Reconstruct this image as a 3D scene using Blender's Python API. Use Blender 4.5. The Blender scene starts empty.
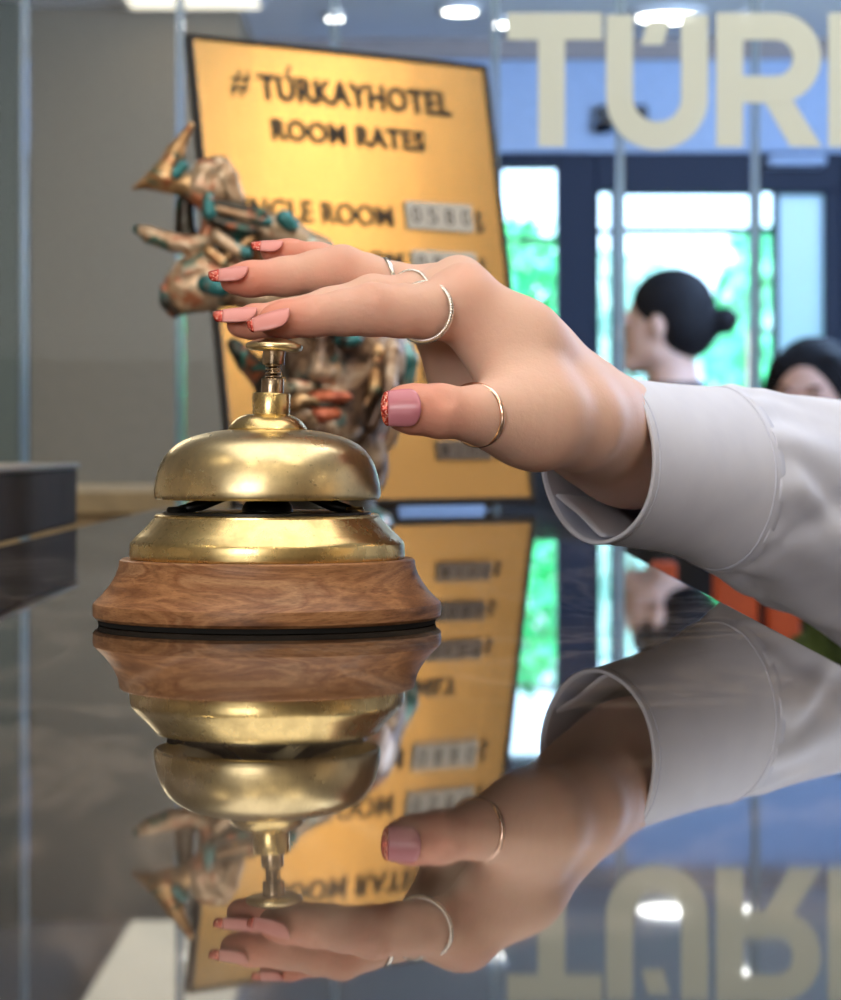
import bpy, bmesh, math, random
import numpy as np
from mathutils import Vector, Matrix

R = math.radians
S = bpy.context.scene
COL = S.collection

# ------------------------------------------------------------------ camera
TOP = 1.14                      # height of the polished counter top
CZ = TOP + 0.0567               # lens height
F, CX, YH = 2650.0, 420.5, 444.0
cd = bpy.data.cameras.new('camera'); cam = bpy.data.objects.new('camera', cd); COL.objects.link(cam)
cam.location = (0, 0, CZ); cam.rotation_euler = (R(90), 0, 0)
cd.sensor_width = 36; cd.lens = 36 * F / 1000.0
cd.shift_y = -(500 - YH) / 1000.0
cd.clip_start = 0.02; cd.clip_end = 200
cd.dof.use_dof = True; cd.dof.focus_distance = 0.835; cd.dof.aperture_fstop = 95.4 / 4.2
S.camera = cam

# ------------------------------------------------------------------ view, world, lights
S.view_settings.view_transform = 'Standard'; S.view_settings.look = 'None'
S.view_settings.exposure = 0.0; S.view_settings.gamma = 1.0
S.view_settings.use_curve_mapping = False
S.cycles.max_bounces = 10; S.cycles.transparent_max_bounces = 24
S.cycles.use_denoising = True
S.cycles.caustics_reflective = False; S.cycles.caustics_refractive = False
w = bpy.data.worlds.new('world'); S.world = w; w.use_nodes = True
bg = w.node_tree.nodes['Background']; bg.inputs[0].default_value = (0.62, 0.80, 1.0, 1); bg.inputs[1].default_value = 5.0


def light(name, kind, loc, energy, color, size=0.3, size_y=None, target=None, spread=None, spot=None):
    d = bpy.data.lights.new(name, kind); d.energy = energy; d.color = color
    if kind == 'AREA':
        d.shape = 'RECTANGLE' if size_y else 'DISK'; d.size = size
        if size_y: d.size_y = size_y
        if spread: d.spread = R(spread)
    elif kind == 'SUN': d.angle = size
    else: d.shadow_soft_size = size
    if kind == 'SPOT': d.spot_size = R(spot or 90); d.spot_blend = 0.6
    o = bpy.data.objects.new(name, d); COL.objects.link(o); o.location = loc
    t = Vector(target) if target else Vector((loc[0], loc[1], loc[2] - 1))
    o.rotation_euler = (t - Vector(loc)).to_track_quat('-Z', 'Y').to_euler()
    return o


sun = light('sun', 'SUN', (3, 2, 9), 7.0, (1, .97, .9), R(1), target=(0, 9, 0))
light('front_fill', 'AREA', (-1.0, -2.0, 2.0), 36, (1, .95, .90), 1.4, 1.2, target=(0, .9, 1.2))  # added soft fill from behind the camera for hand and bell; no window there
light('ceiling_wash_front', 'AREA', (.1, .75, 2.36), 11, (1, .93, .84), 1.3, 1.3)
light('right_wall_fill', 'AREA', (2.2, -.6, 2.3), 30, (1, .80, .55), .8, .8, target=(3.4, .6, 1.4))  # added fill that warms the right wall mirrored in the gold sign
light('rear_wall_fill', 'AREA', (0, -1.4, 2.3), 26, (1, .88, .70), 2.0, 1.0, target=(0, -3, 1.3))  # added fill on the wall behind the camera, brightens the bell's reflections
light('side_fill', 'AREA', (1.5, 2.9, 1.9), 22, (.62, .74, 1.0), .9, .9, target=(.12, 1.0, 1.15))  # added cool fill on the sleeve, standing in for daylight from the entrance
light('screen_fill', 'AREA', (.5, 1.5, 2.3), 9, (.9, .95, 1.0), .4, .4, target=(.5, 2.4, 1.5))  # added weak fill to brighten the letters on the glass
light('lobby_wash', 'AREA', (1.9, 5.6, 2.34), 150, (.42, .62, 1.0), 1.8, 1.5, spread=130)
light('lobby_fill', 'AREA', (1.6, 3.6, 1.9), 60, (.42, .62, 1.0), 1.2, 1.0, target=(1.2, 7.2, 2.5), spread=100)
light('office_wash', 'AREA', (-1.2, 4.9, 2.34), 22, (1, .88, .68), 1.0, 1.0)

random.seed(7); np.random.seed(7)


# ------------------------------------------------------------------ helpers
def P(px, py, D):
    return Vector(((px - CX) / F * D, D, CZ - (py - YH) / F * D))


def tag(o, label=None, cat=None, group=None, kind=None):
    if label: o['label'] = label
    if cat: o['category'] = cat
    if group: o['group'] = group
    if kind: o['kind'] = kind
    return o


def empty(name, loc, label=None, cat=None, group=None, rz=0):
    o = bpy.data.objects.new(name, None); COL.objects.link(o); o.location = loc
    o.rotation_euler = (0, 0, rz); o.empty_display_size = .02
    return tag(o, label, cat, group)


def link(name, me, m=None, parent=None, smooth=False):
    """meshes are made in world coordinates when top-level, in the parent's local ones otherwise"""
    o = bpy.data.objects.new(name, me); COL.objects.link(o)
    if m: me.materials.append(m)
    if parent: o.parent = parent
    if smooth: me.shade_smooth()
    return o


def copy_tree(o, parent=None):
    c = o.copy(); COL.objects.link(c); c.parent = parent
    for ch in list(o.children): copy_tree(ch, c)
    return c


class MB:
    def __init__(s): s.bm = bmesh.new()

    def box(s, lo, hi, bev=0, seg=2, M=None):
        b = bmesh.new(); bmesh.ops.create_cube(b, size=1)
        for v in b.verts:
            v.co = Vector([lo[i] + (v.co[i] + .5) * (hi[i] - lo[i]) for i in range(3)])
        if bev: bmesh.ops.bevel(b, geom=b.edges[:] + b.verts[:], offset=bev, segments=seg, affect='EDGES', profile=.5)
        if M: bmesh.ops.transform(b, matrix=M, verts=b.verts)
        s._add(b); return s

    def _add(s, b):
        me = bpy.data.meshes.new('t'); b.to_mesh(me); b.free(); s.bm.from_mesh(me); bpy.data.meshes.remove(me)

    def lathe(s, prof, seg=96, M=None, closed=False):
        """prof: (r, z) list, spun round z"""
        b = bmesh.new(); rings = []
        for r, z in prof:
            if r < 1e-6: rings.append([b.verts.new((0, 0, z))])
            else: rings.append([b.verts.new((r * math.cos(2 * math.pi * k / seg), r * math.sin(2 * math.pi * k / seg), z)) for k in range(seg)])
        for A, B in zip(rings, rings[1:]):
            for k in range(seg):
                k2 = (k + 1) % seg
                if len(A) == 1 and len(B) == 1: continue
                if len(A) == 1: b.faces.new((A[0], B[k], B[k2]))
                elif len(B) == 1: b.faces.new((A[k], A[k2], B[0]))
                else: b.faces.new((A[k], A[k2], B[k2], B[k]))
        bmesh.ops.recalc_face_normals(b, faces=b.faces)
        if M: bmesh.ops.transform(b, matrix=M, verts=b.verts)
        s._add(b); return s

    def tube(s, pts, rad, seg=16, closed=False, caps=True):
        pts = [Vector(p) for p in pts]; n = len(pts)
        rr = rad if isinstance(rad, (list, tuple)) else [rad] * n
        b = bmesh.new(); rings = []; prev = None
        for i, p in enumerate(pts):
            if closed: t = pts[(i + 1) % n] - pts[i - 1]
            else: t = pts[min(i + 1, n - 1)] - pts[max(i - 1, 0)]
            t.normalize()
            if prev is None:
                u = t.orthogonal().normalized()
            else:
                u = prev - t * prev.dot(t); u.normalize()
            prev = u; v = t.cross(u)
            rings.append([b.verts.new(p + (u * math.cos(2 * math.pi * k / seg) + v * math.sin(2 * math.pi * k / seg)) * rr[i]) for k in range(seg)])
        rng = range(n if closed else n - 1)
        for i in rng:
            A = rings[i]; B = rings[(i + 1) % n]
            for k in range(seg):
                b.faces.new((A[k], A[(k + 1) % seg], B[(k + 1) % seg], B[k]))
        if caps and not closed:
            b.faces.new(rings[0]); b.faces.new(rings[-1])
        bmesh.ops.recalc_face_normals(b, faces=b.faces)
        s._add(b); return s

    def prism(s, poly, y0, y1, M=None):
        """poly in x,z extruded along y"""
        b = bmesh.new()
        A = [b.verts.new((x, y0, z)) for x, z in poly]; B = [b.verts.new((x, y1, z)) for x, z in poly]
        n = len(poly)
        b.faces.new(A); b.faces.new(B)
        for k in range(n): b.faces.new((A[k], A[(k + 1) % n], B[(k + 1) % n], B[k]))
        bmesh.ops.recalc_face_normals(b, faces=b.faces)
        bmesh.ops.triangulate(b, faces=[f for f in b.faces if len(f.verts) > 4])
        if M: bmesh.ops.transform(b, matrix=M, verts=b.verts)
        s._add(b); return s

    def build(s, name, m, parent=None, smooth=False, angle=None):
        me = bpy.data.meshes.new(name); s.bm.to_mesh(me); s.bm.free()
        o = link(name, me, m, parent)
        if angle is not None:
            me.shade_smooth()
            me.set_sharp_from_angle(angle=R(angle))
        elif smooth: me.shade_smooth()
        return o


# ---- signed distance modelling -> one continuous surface (surface nets)
def cone(a, b, ra, rb, k=.004, neg=False):
    return ('c', np.array(a, float), np.array(b, float), ra, rb, k, neg)


def ell(c, r, k=.004, neg=False, M=None):
    return ('e', np.array(c, float), np.array(r, float), M, None, k, neg)


def chain(pts, k=.004):
    return [cone(a[0], b[0], a[1], b[1], k) for a, b in zip(pts, pts[1:])]


def sdf_eval(prims, h, pad=None):
    lo = np.full(3, 1e9); hi = -lo
    for p in prims:
        if p[6]: continue
        if p[0] == 'c':
            rr = max(p[3], p[4]); l = np.minimum(p[1], p[2]) - rr; u = np.maximum(p[1], p[2]) + rr
        else:
            rr = max(p[2]); l = p[1] - rr; u = p[1] + rr
        lo = np.minimum(lo, l); hi = np.maximum(hi, u)
    lo -= 3 * h; hi += 3 * h
    n = np.ceil((hi - lo) / h).astype(int) + 1
    ax = [lo[i] + h * np.arange(n[i]) for i in range(3)]
    G = np.full(n, 0.06)
    for p in prims:
        k = p[5]
        if p[0] == 'c':
            rr = max(p[3], p[4]); l = np.minimum(p[1], p[2]) - rr; u = np.maximum(p[1], p[2]) + rr
        else:
            rr = max(p[2]); l = p[1] - rr; u = p[1] + rr
        m = k + 3 * h + (.0 if not p[6] else .0)
        i0 = np.maximum(((l - m - lo) / h).astype(int), 0); i1 = np.minimum(((u + m - lo) / h).astype(int) + 2, n)
        X = ax[0][i0[0]:i1[0], None, None]; Y = ax[1][None, i0[1]:i1[1], None]; Z = ax[2][None, None, i0[2]:i1[2]]
        if p[0] == 'c':
            a, b = p[1], p[2]; d = b - a; L = max(d @ d, 1e-12)
            t = np.clip(((X - a[0]) * d[0] + (Y - a[1]) * d[1] + (Z - a[2]) * d[2]) / L, 0, 1)
            q = np.sqrt((X - a[0] - t * d[0]) ** 2 + (Y - a[1] - t * d[1]) ** 2 + (Z - a[2] - t * d[2]) ** 2)
            v = q - (p[3] + t * (p[4] - p[3]))
        else:
            c, r, M = p[1], p[2], p[3]
            dx, dy, dz = X - c[0], Y - c[1], Z - c[2]
            if M is not None:
                M = np.array(M)
                dx, dy, dz = [M[0, i] * dx + M[1, i] * dy + M[2, i] * dz for i in range(3)]
            k0 = np.sqrt((dx / r[0]) ** 2 + (dy / r[1]) ** 2 + (dz / r[2]) ** 2) + 1e-9
            k1 = np.sqrt((dx / r[0] ** 2) ** 2 + (dy / r[1] ** 2) ** 2 + (dz / r[2] ** 2) ** 2) + 1e-9
            v = k0 * (k0 - 1) / k1
        sub = G[i0[0]:i1[0], i0[1]:i1[1], i0[2]:i1[2]]
        if p[6]:
            v = -v; hh = np.maximum(k - np.abs(sub - v), 0) / k
            G[i0[0]:i1[0], i0[1]:i1[1], i0[2]:i1[2]] = np.maximum(sub, v) + hh * hh * k / 4
        else:
            hh = np.maximum(k - np.abs(sub - v), 0) / k
            G[i0[0]:i1[0], i0[1]:i1[1], i0[2]:i1[2]] = np.minimum(sub, v) - hh * hh * k / 4
    return G, lo


def nets(G, lo, h):
    n = np.array(G.shape); I = G < 0
    c = n - 1
    cnt = np.zeros(c); acc = np.zeros((3,) + tuple(c))
    corner = [(a, b, d) for a in (0, 1) for b in (0, 1) for d in (0, 1)]
    def sl(o): return tuple(slice(o[i], o[i] + c[i]) for i in range(3))
    for a in corner:
        for axis in range(3):
            if a[axis]: continue
            b = list(a); b[axis] = 1
            ga, gb = G[sl(a)], G[sl(b)]
            m = (ga < 0) != (gb < 0)
            t = np.where(m, ga / np.where(ga == gb, 1, ga - gb), 0)
            cnt += m
            for j in range(3):
                acc[j] += np.where(m, a[j] + (t if j == axis else 0), 0)
    act = cnt > 0
    idx = -np.ones(c, int); idx[act] = np.arange(act.sum())
    ii = np.argwhere(act)
    V = np.stack([acc[j][act] / cnt[act] for j in range(3)], 1) + ii
    V = V * h + lo
    faces = []
    for axis in range(3):
        u, v = (axis + 1) % 3, (axis + 2) % 3
        s0 = [slice(None)] * 3; s1 = [slice(None)] * 3
        s0[axis] = slice(0, -1); s1[axis] = slice(1, None)
        m = I[tuple(s0)] != I[tuple(s1)]
        pts = np.argwhere(m)
        pts = pts[(pts[:, u] > 0) & (pts[:, v] > 0) & (pts[:, u] < c[u]) & (pts[:, v] < c[v])]
        if not len(pts): continue
        eu = np.zeros(3, int); eu[u] = 1; ev = np.zeros(3, int); ev[v] = 1
        q = np.stack([idx[tuple((pts - a).T)] for a in (eu * 0, eu, eu + ev, ev)], 1)
        ins = I[tuple(pts.T)]
        q[~ins] = q[~ins][:, ::-1]
        q = q[(q >= 0).all(1)]
        faces.append(q)
    return V, np.concatenate(faces)


def sdf_mesh(name, prims, h, m, parent=None, colour=None, relax=1):
    G, lo = sdf_eval(prims, h)
    V, Q = nets(G, lo, h)
    for _ in range(relax):
        acc = np.zeros_like(V); cn = np.zeros(len(V))
        for a in range(4):
            for b in ((a + 1) % 4, (a + 3) % 4):
                np.add.at(acc, Q[:, a], V[Q[:, b]]); np.add.at(cn, Q[:, a], 1)
        V = V * .5 + .5 * acc / np.maximum(cn, 1)[:, None]
    if parent is not None and parent.location.length > 0:
        Mi = np.array(parent.matrix_basis.inverted())
        V = V @ Mi[:3, :3].T + Mi[:3, 3]
    Q = Q[:, ::-1]
    me = bpy.data.meshes.new(name)
    me.from_pydata(V.tolist(), [], Q.tolist())
    bm = bmesh.new(); bm.from_mesh(me); bmesh.ops.recalc_face_normals(bm, faces=bm.faces); bm.to_mesh(me); bm.free()
    if colour:
        W = V
        if parent is not None and parent.location.length > 0:
            Mb = np.array(parent.matrix_basis); W = V @ Mb[:3, :3].T + Mb[:3, 3]
        a = me.color_attributes.new('tone', 'FLOAT_COLOR', 'POINT')
        cols = np.ones((len(V), 4)); cols[:, :3] = colour(W)
        a.data.foreach_set('color', cols.ravel())
    return link(name, me, m, parent, True)


def local(parent, p):
    return parent.matrix_basis.inverted() @ Vector(p)


# ------------------------------------------------------------------ materials
class N:
    def __init__(s, name):
        s.m = bpy.data.materials.new(name); s.m.use_nodes = True
        s.t = s.m.node_tree; s.n = s.t.nodes; s.b = s.n['Principled BSDF']

    def new(s, t, **kw):
        x = s.n.new(t)
        for k, v in kw.items():
            if k.startswith('i_'):
                k = k[2:]; x.inputs[int(k) if k.isdigit() else k.replace('_', ' ')].default_value = v
            else: setattr(x, k, v)
        return x

    def l(s, a, b): s.t.links.new(a, b)

    def coord(s, scale=(1, 1, 1), kind='Object'):
        tc = s.new('ShaderNodeTexCoord'); mp = s.new('ShaderNodeMapping'); mp.inputs['Scale'].default_value = scale
        s.l(tc.outputs[kind], mp.inputs[0]); return mp.outputs[0]

    def noise(s, vec, scale, detail=4, rough=.5, dist=0):
        x = s.new('ShaderNodeTexNoise'); s.l(vec, x.inputs['Vector'])
        x.inputs['Scale'].default_value = scale; x.inputs['Detail'].default_value = detail
        x.inputs['Roughness'].default_value = rough; x.inputs['Distortion'].default_value = dist
        return x.outputs['Fac']

    def ramp(s, fac, stops, interp='LINEAR'):
        r = s.new('ShaderNodeValToRGB'); r.color_ramp.interpolation = interp
        e = r.color_ramp.elements
        while len(e) < len(stops): e.new(.5)
        for i, (p, c) in enumerate(stops):
            e[i].position = p; e[i].color = tuple(c) + ((1,) if len(c) == 3 else ())
        s.l(fac, r.inputs[0]); return r.outputs[0]

    def bump(s, h, strength=.3, dist=.001):
        b = s.new('ShaderNodeBump'); b.inputs['Strength'].default_value = strength; b.inputs['Distance'].default_value = dist
        s.l(h, b.inputs['Height']); s.l(b.outputs[0], s.b.inputs['Normal'])

    def mix(s, fac, a, b, blend='MIX'):
        x = s.new('ShaderNodeMix', data_type='RGBA', blend_type=blend)
        if isinstance(fac, float): x.inputs[0].default_value = fac
        else: s.l(fac, x.inputs[0])
        for v, i in ((a, 6), (b, 7)):
            if isinstance(v, tuple): x.inputs[i].default_value = v + ((1,) if len(v) == 3 else ())
            else: s.l(v, x.inputs[i])
        return x.outputs[2]


def plain(name, col, rough=.5, metal=0, var=.06, scale=40, **kw):
    q = N(name); v = q.coord()
    n = q.noise(v, scale, 3)
    a = tuple(c * (1 - var) for c in col); b = tuple(min(1, c * (1 + var)) for c in col)
    q.l(q.ramp(n, [(.3, a), (.7, b)]), q.b.inputs['Base Color'])
    q.b.inputs['Roughness'].default_value = rough; q.b.inputs['Metallic'].default_value = metal
    for k, x in kw.items(): q.b.inputs[k.replace('_', ' ')].default_value = x
    return q.m


def emit(name, col, strength):
    q = N(name); q.b.inputs['Base Color'].default_value = tuple(col) + (1,)
    q.b.inputs['Emission Color'].default_value = tuple(col) + (1,); q.b.inputs['Emission Strength'].default_value = strength
    return q.m


M_ = {}


def mats():
    # polished dark stone with pale broken veins
    q = N('polished_stone'); v = q.coord((1, .45, 1))
    n1 = q.noise(v, 9, 8, .62, 1.2); n2 = q.noise(v, 26, 6, .6, .6); n3 = q.noise(q.coord((1, 1, 1)), 900, 2)
    base = q.ramp(n2, [(.3, (.010, .008, .007)), (.55, (.028, .021, .016)), (.8, (.06, .047, .036))])
    vein = q.ramp(n1, [(.47, (0, 0, 0)), (.505, (1, 1, 1)), (.53, (.25, .25, .25)), (.62, (0, 0, 0))])
    c = q.mix(vein, base, (.15, .12, .095))
    sp = q.ramp(n3, [(.70, (0, 0, 0)), (.76, (1, 1, 1))])
    c = q.mix(sp, c, (.22, .19, .15))
    q.l(c, q.b.inputs['Base Color'])
    q.l(q.ramp(n2, [(.3, (.008,) * 3), (.7, (.036,) * 3)]), q.b.inputs['Roughness'])
    q.b.inputs['IOR'].default_value = 1.42
    M_['stone'] = q.m
    # worn brass
    def brass(name, col, rough, sp=60):
        q = N(name); v = q.coord()
        n = q.noise(v, sp, 8, .65); n2 = q.noise(v, 420, 4, .7); n3 = q.noise(q.coord((1, 1, 9)), 90, 4)
        a = tuple(x * .74 for x in col); b = tuple(min(1, x * 1.12) for x in col)
        c = q.ramp(n, [(.32, a), (.6, b)])
        c = q.mix(q.ramp(n2, [(.63, (0, 0, 0)), (.74, (.8, .8, .8))]), c, tuple(x * .30 for x in col))
        q.l(c, q.b.inputs['Base Color']); q.b.inputs['Metallic'].default_value = 1
        q.l(q.ramp(n, [(.3, (rough * 1.3,) * 3), (.7, (rough * .8,) * 3)]), q.b.inputs['Roughness'])
        q.bump(n3, .12, .0004)
        return q.m
    M_['brass'] = brass('worn_brass', (.80, .66, .38), .29)
    M_['brass2'] = brass('rim_brass', (.80, .62, .29), .27, 90)
    M_['brass_dark'] = brass('dull_brass', (.46, .36, .25), .2, 120)
    # walnut
    q = N('walnut'); v = q.coord((.5, .5, 3.2))
    n = q.noise(v, 26, 5, .55, 2.2); n2 = q.noise(q.coord((12, 12, 90)), 40, 4, .65); n4 = q.noise(q.coord((1, 1, 6)), 60, 6, .6, 1.2)
    c = q.ramp(n, [(.28, (.10, .040, .018)), (.42, (.30, .135, .058)), (.50, (.44, .22, .10)), (.58, (.26, .11, .048)), (.66, (.46, .25, .125)), (.8, (.17, .07, .032))])
    c = q.mix(q.ramp(n4, [(.45, (0, 0, 0)), (.65, (.45, .45, .45))]), c, (.14, .055, .025))
    c = q.mix(q.ramp(n2, [(.5, (0, 0, 0)), (.72, (.55, .55, .55))]), c, (.07, .026, .012))
    q.l(c, q.b.inputs['Base Color']); q.b.inputs['Roughness'].default_value = .38; q.b.inputs['Specular IOR Level'].default_value = .3
    q.bump(n2, .15, .0004); M_['walnut'] = q.m
    M_['black'] = plain('black_metal', (.012, .012, .012), .35, .3)
    M_['felt'] = plain('black_felt', (.008, .008, .008), .95)
    # sign plate: brushed gold metal, vertical brushing waves
    q = N('brushed_gold'); v = q.coord((1, 1, .02)); n = q.noise(v, 26, 2, .5); nf = q.noise(q.coord((1, 1, .15)), 500, 2)
    q.l(q.ramp(nf, [(.3, (.76, .53, .24)), (.7, (.86, .61, .29))]), q.b.inputs['Base Color'])
    q.b.inputs['Metallic'].default_value = .9; q.b.inputs['Roughness'].default_value = .22
    q.bump(n, .10, .002); M_['gold'] = q.m
    M_['sign_black'] = plain('black_frame', (.012, .011, .012), .3)
    M_['sign_ink'] = plain('dark_lettering', (.035, .022, .012), .45)
    M_['plate_white'] = plain('white_counter_plate', (.60, .57, .50), .5)
    M_['plate_grey'] = plain('grey_counter_plate', (.16, .13, .11), .4)
    # white sleeve cotton; cool lobby light is put into its bluish colour
    q = N('cool_tinted_cotton'); v = q.coord()
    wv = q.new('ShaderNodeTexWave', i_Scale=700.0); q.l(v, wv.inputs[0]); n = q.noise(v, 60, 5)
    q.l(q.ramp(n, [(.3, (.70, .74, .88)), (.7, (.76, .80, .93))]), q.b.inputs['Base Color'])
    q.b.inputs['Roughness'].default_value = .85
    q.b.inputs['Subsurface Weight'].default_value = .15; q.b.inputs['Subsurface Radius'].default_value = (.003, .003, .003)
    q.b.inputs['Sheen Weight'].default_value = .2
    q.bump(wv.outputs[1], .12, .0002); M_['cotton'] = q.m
    M_['thread'] = plain('seam_thread', (.62, .66, .80), .9)  # follows the cool-tinted cotton colour
    # skin
    q = N('skin'); at = q.new('ShaderNodeVertexColor', layer_name='tone'); v = q.coord()
    n = q.noise(v, 420, 5, .7); n2 = q.noise(v, 40, 3)
    c = q.mix(q.ramp(n2, [(.35, (0, 0, 0)), (.7, (.25, .25, .25))]), at.outputs[0], (.80, .42, .30), 'MIX')
    q.l(c, q.b.inputs['Base Color']); q.b.inputs['Roughness'].default_value = .58
    q.b.inputs['Subsurface Weight'].default_value = .22; q.b.inputs['Subsurface Radius'].default_value = (.006, .0022, .0012)
    q.b.inputs['Subsurface Scale'].default_value = 1.0
    q.bump(n, .45, .0005); M_['skin'] = q.m
    M_['nail'] = plain('pink_nail_polish', (.80, .33, .31), .28)
    M_['nail_thumb'] = plain('mauve_nail_polish', (.66, .24, .31), .22)
    q = N('red_glitter'); vo = q.new('ShaderNodeTexVoronoi', i_Scale=1800.0); q.l(q.coord(), vo.inputs['Vector'])
    q.l(q.ramp(vo.outputs['Color'], [(.35, (.45, .04, .03)), (.62, (.75, .15, .10)), (.95, (.95, .65, .55))]), q.b.inputs['Base Color'])
    q.b.inputs['Metallic'].default_value = .4; q.b.inputs['Roughness'].default_value = .25; M_['glitter'] = q.m
    M_['silver'] = plain('silver', (.86, .82, .77), .16, 1)
    M_['rose'] = plain('rose_gold', (.88, .62, .50), .14, 1)
    # sculpture: patinated bronze paint patches
    q = N('patina'); v = q.coord(); n = q.noise(v, 30, 4, .55, .8); n2 = q.noise(v, 55, 5, .6, .4); n3 = q.noise(v, 24, 3, .5, 1.0)
    c = q.ramp(n, [(.30, (.02, .016, .012)), (.40, (.16, .08, .04)), (.47, (.46, .30, .18)), (.56, (.55, .42, .28)), (.66, (.24, .15, .08))])
    c = q.mix(q.ramp(n3, [(.55, (0, 0, 0)), (.62, (.8, .8, .8))]), c, (.03, .22, .22))
    c = q.mix(q.ramp(n2, [(.60, (0, 0, 0)), (.68, (.7, .7, .7))]), c, (.50, .13, .04))
    q.l(c, q.b.inputs['Base Color']); q.b.inputs['Metallic'].default_value = .4; q.b.inputs['Roughness'].default_value = .32
    q.bump(n2, .4, .002); M_['patina'] = q.m
    q = N('face_bronze'); v = q.coord(); n = q.noise(v, 42, 5, .6, .8); n2 = q.noise(v, 34, 3, .5, .6); n3 = q.noise(q.coord((1.2, 1, .8)), 48, 3, .5, .6)
    c = q.ramp(n, [(.32, (.012, .010, .010)), (.43, (.10, .055, .035)), (.52, (.42, .28, .18)), (.62, (.56, .44, .32)), (.72, (.12, .10, .08))])
    c = q.mix(q.ramp(n2, [(.58, (0, 0, 0)), (.65, (.85, .85, .85))]), c, (.58, .17, .06))
    c = q.mix(q.ramp(n3, [(.60, (0, 0, 0)), (.67, (.8, .8, .8))]), c, (.04, .12, .12))
    q.l(c, q.b.inputs['Base Color']); q.b.inputs['Metallic'].default_value = .4; q.b.inputs['Roughness'].default_value = .28
    q.bump(n, .5, .002); M_['p_face'] = q.m
    def paint(name, a, b, met=.35):
        q = N(name); v = q.coord(); n = q.noise(v, 45, 5, .6, .6)
        c = q.ramp(n, [(.35, a), (.62, b)])
        if met != .36:
            c = q.mix(q.ramp(q.noise(v, 62, 4, .6, .5), [(.56, (0, 0, 0)), (.63, (.85, .85, .85))]), c, (.42, .12, .045))
            c = q.mix(q.ramp(q.noise(v, 50, 3, .5, .9), [(.57, (0, 0, 0)), (.64, (.85, .85, .85))]), c, (.03, .16, .13))
            c = q.mix(q.ramp(q.noise(v, 38, 4, .6, 1.2), [(.36, (.9, .9, .9)), (.44, (0, 0, 0))]), c, (.03, .02, .014))
        q.l(c, q.b.inputs['Base Color'])
        q.b.inputs['Metallic'].default_value = met; q.b.inputs['Roughness'].default_value = .28; q.bump(n, .3, .002); return q.m
    M_['p_cream'] = paint('bronze_cream', (.42, .25, .13), (.66, .50, .34))
    M_['p_gold'] = paint('bronze_gold', (.34, .17, .07), (.70, .45, .22), .6)
    M_['p_teal'] = paint('verdigris', (.012, .05, .04), (.06, .30, .32))
    M_['p_orange'] = paint('copper_orange', (.20, .07, .04), (.62, .22, .09))
    M_['p_dark'] = paint('dark_bronze', (.012, .012, .010), (.07, .065, .05), .6)
    M_['p_lip'] = paint('copper_lips', (.22, .035, .02), (.70, .20, .10), .36)
    # building
    M_['wall_blue'] = plain('daylight_tinted_paint', (.34, .44, .62), .8)  # lobby's bluish daylight tint is put into this wall colour
    M_['wall_taupe'] = plain('taupe_paint', (.27, .215, .145), .85)
    M_['wall_warm'] = plain('cream_paint', (.62, .52, .40), .85)
    M_['wall_green'] = plain('grey_green_paint', (.15, .16, .12), .85)
    M_['cornice'] = plain('brown_band', (.30, .25, .23), .7)
    M_['ceiling'] = plain('ceiling_paint', (.68, .68, .68), .9)
    M_['floor'] = plain('floor_stone', (.25, .22, .19), .3)
    M_['frame'] = plain('navy_frame', (.003, .009, .030), .5, Specular_IOR_Level=.2)
    M_['oak'] = plain('tan_wood', (.40, .27, .13), .5, var=.15)
    M_['panel'] = plain('counter_panel', (.06, .045, .035), .4)
    M_['leather'] = plain('dark_leather', (.018, .012, .010), .75, var=.3, Specular_IOR_Level=.25)
    M_['leather_rim'] = plain('tray_rim', (.12, .09, .075), .4)
    M_['chrome'] = plain('chrome', (.85, .87, .9), .08, 1)
    M_['vinyl'] = None
    q = N('cream_vinyl'); q.b.inputs['Base Color'].default_value = (.76, .80, .68, 1); q.b.inputs['Roughness'].default_value = .7
    q.b.inputs['Alpha'].default_value = .86; M_['vinyl'] = q.m
    # clear glass without caustic cost
    def glass(name, tint, ior=1.45, rough=0.0):
        q = N(name); n = q.n; tr = q.new('ShaderNodeBsdfTransparent'); tr.inputs[0].default_value = tint + (1,)
        gl = q.new('ShaderNodeBsdfGlossy'); gl.inputs['Roughness'].default_value = rough
        fr = q.new('ShaderNodeFresnel'); fr.inputs[0].default_value = ior
        mx = q.new('ShaderNodeMixShader'); q.l(fr.outputs[0], mx.inputs[0]); q.l(tr.outputs[0], mx.inputs[1]); q.l(gl.outputs[0], mx.inputs[2])
        q.l(mx.outputs[0], n['Material Output'].inputs[0]); return q.m
    M_['glass'] = glass('clear_glass', (.96, .98, .98), 1.10)
    M_['door_glass'] = glass('door_glass', (.92, .97, 1.0), 1.15)
    q = N('glass_edge'); q.b.inputs['Base Color'].default_value = (.50, .70, .86, 1); q.b.inputs['Roughness'].default_value = .08
    q.b.inputs['Transmission Weight'].default_value = .55; q.b.inputs['IOR'].default_value = 1.5; M_['edge'] = q.m
    q = N('frosted_pane'); q.b.inputs['Base Color'].default_value = (.40, .48, .66, 1); q.b.inputs['Roughness'].default_value = .6
    q.b.inputs['Transmission Weight'].default_value = .8; M_['frost'] = q.m
    M_['leaf'] = plain('bright_leaf', (.10, .78, .30), .5, var=.5, scale=3)
    M_['leaf2'] = plain('pale_leaf', (.55, .92, .70), .5, var=.4, scale=3)
    M_['leaf_dark'] = plain('olive_leaf', (.08, .12, .03), .5, var=.5)
    M_['ground'] = plain('pale_paving', (.7, .7, .66), .8)
    M_['hair'] = plain('black_hair', (.006, .005, .006), .7, var=.4, scale=120, Specular_IOR_Level=.15)
    M_['jacket'] = plain('black_jacket', (.010, .010, .013), .8)
    M_['collar'] = plain('white_collar', (.75, .75, .74), .8)
    M_['orange'] = plain('orange_upholstery', (.55, .085, .018), .6)
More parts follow.
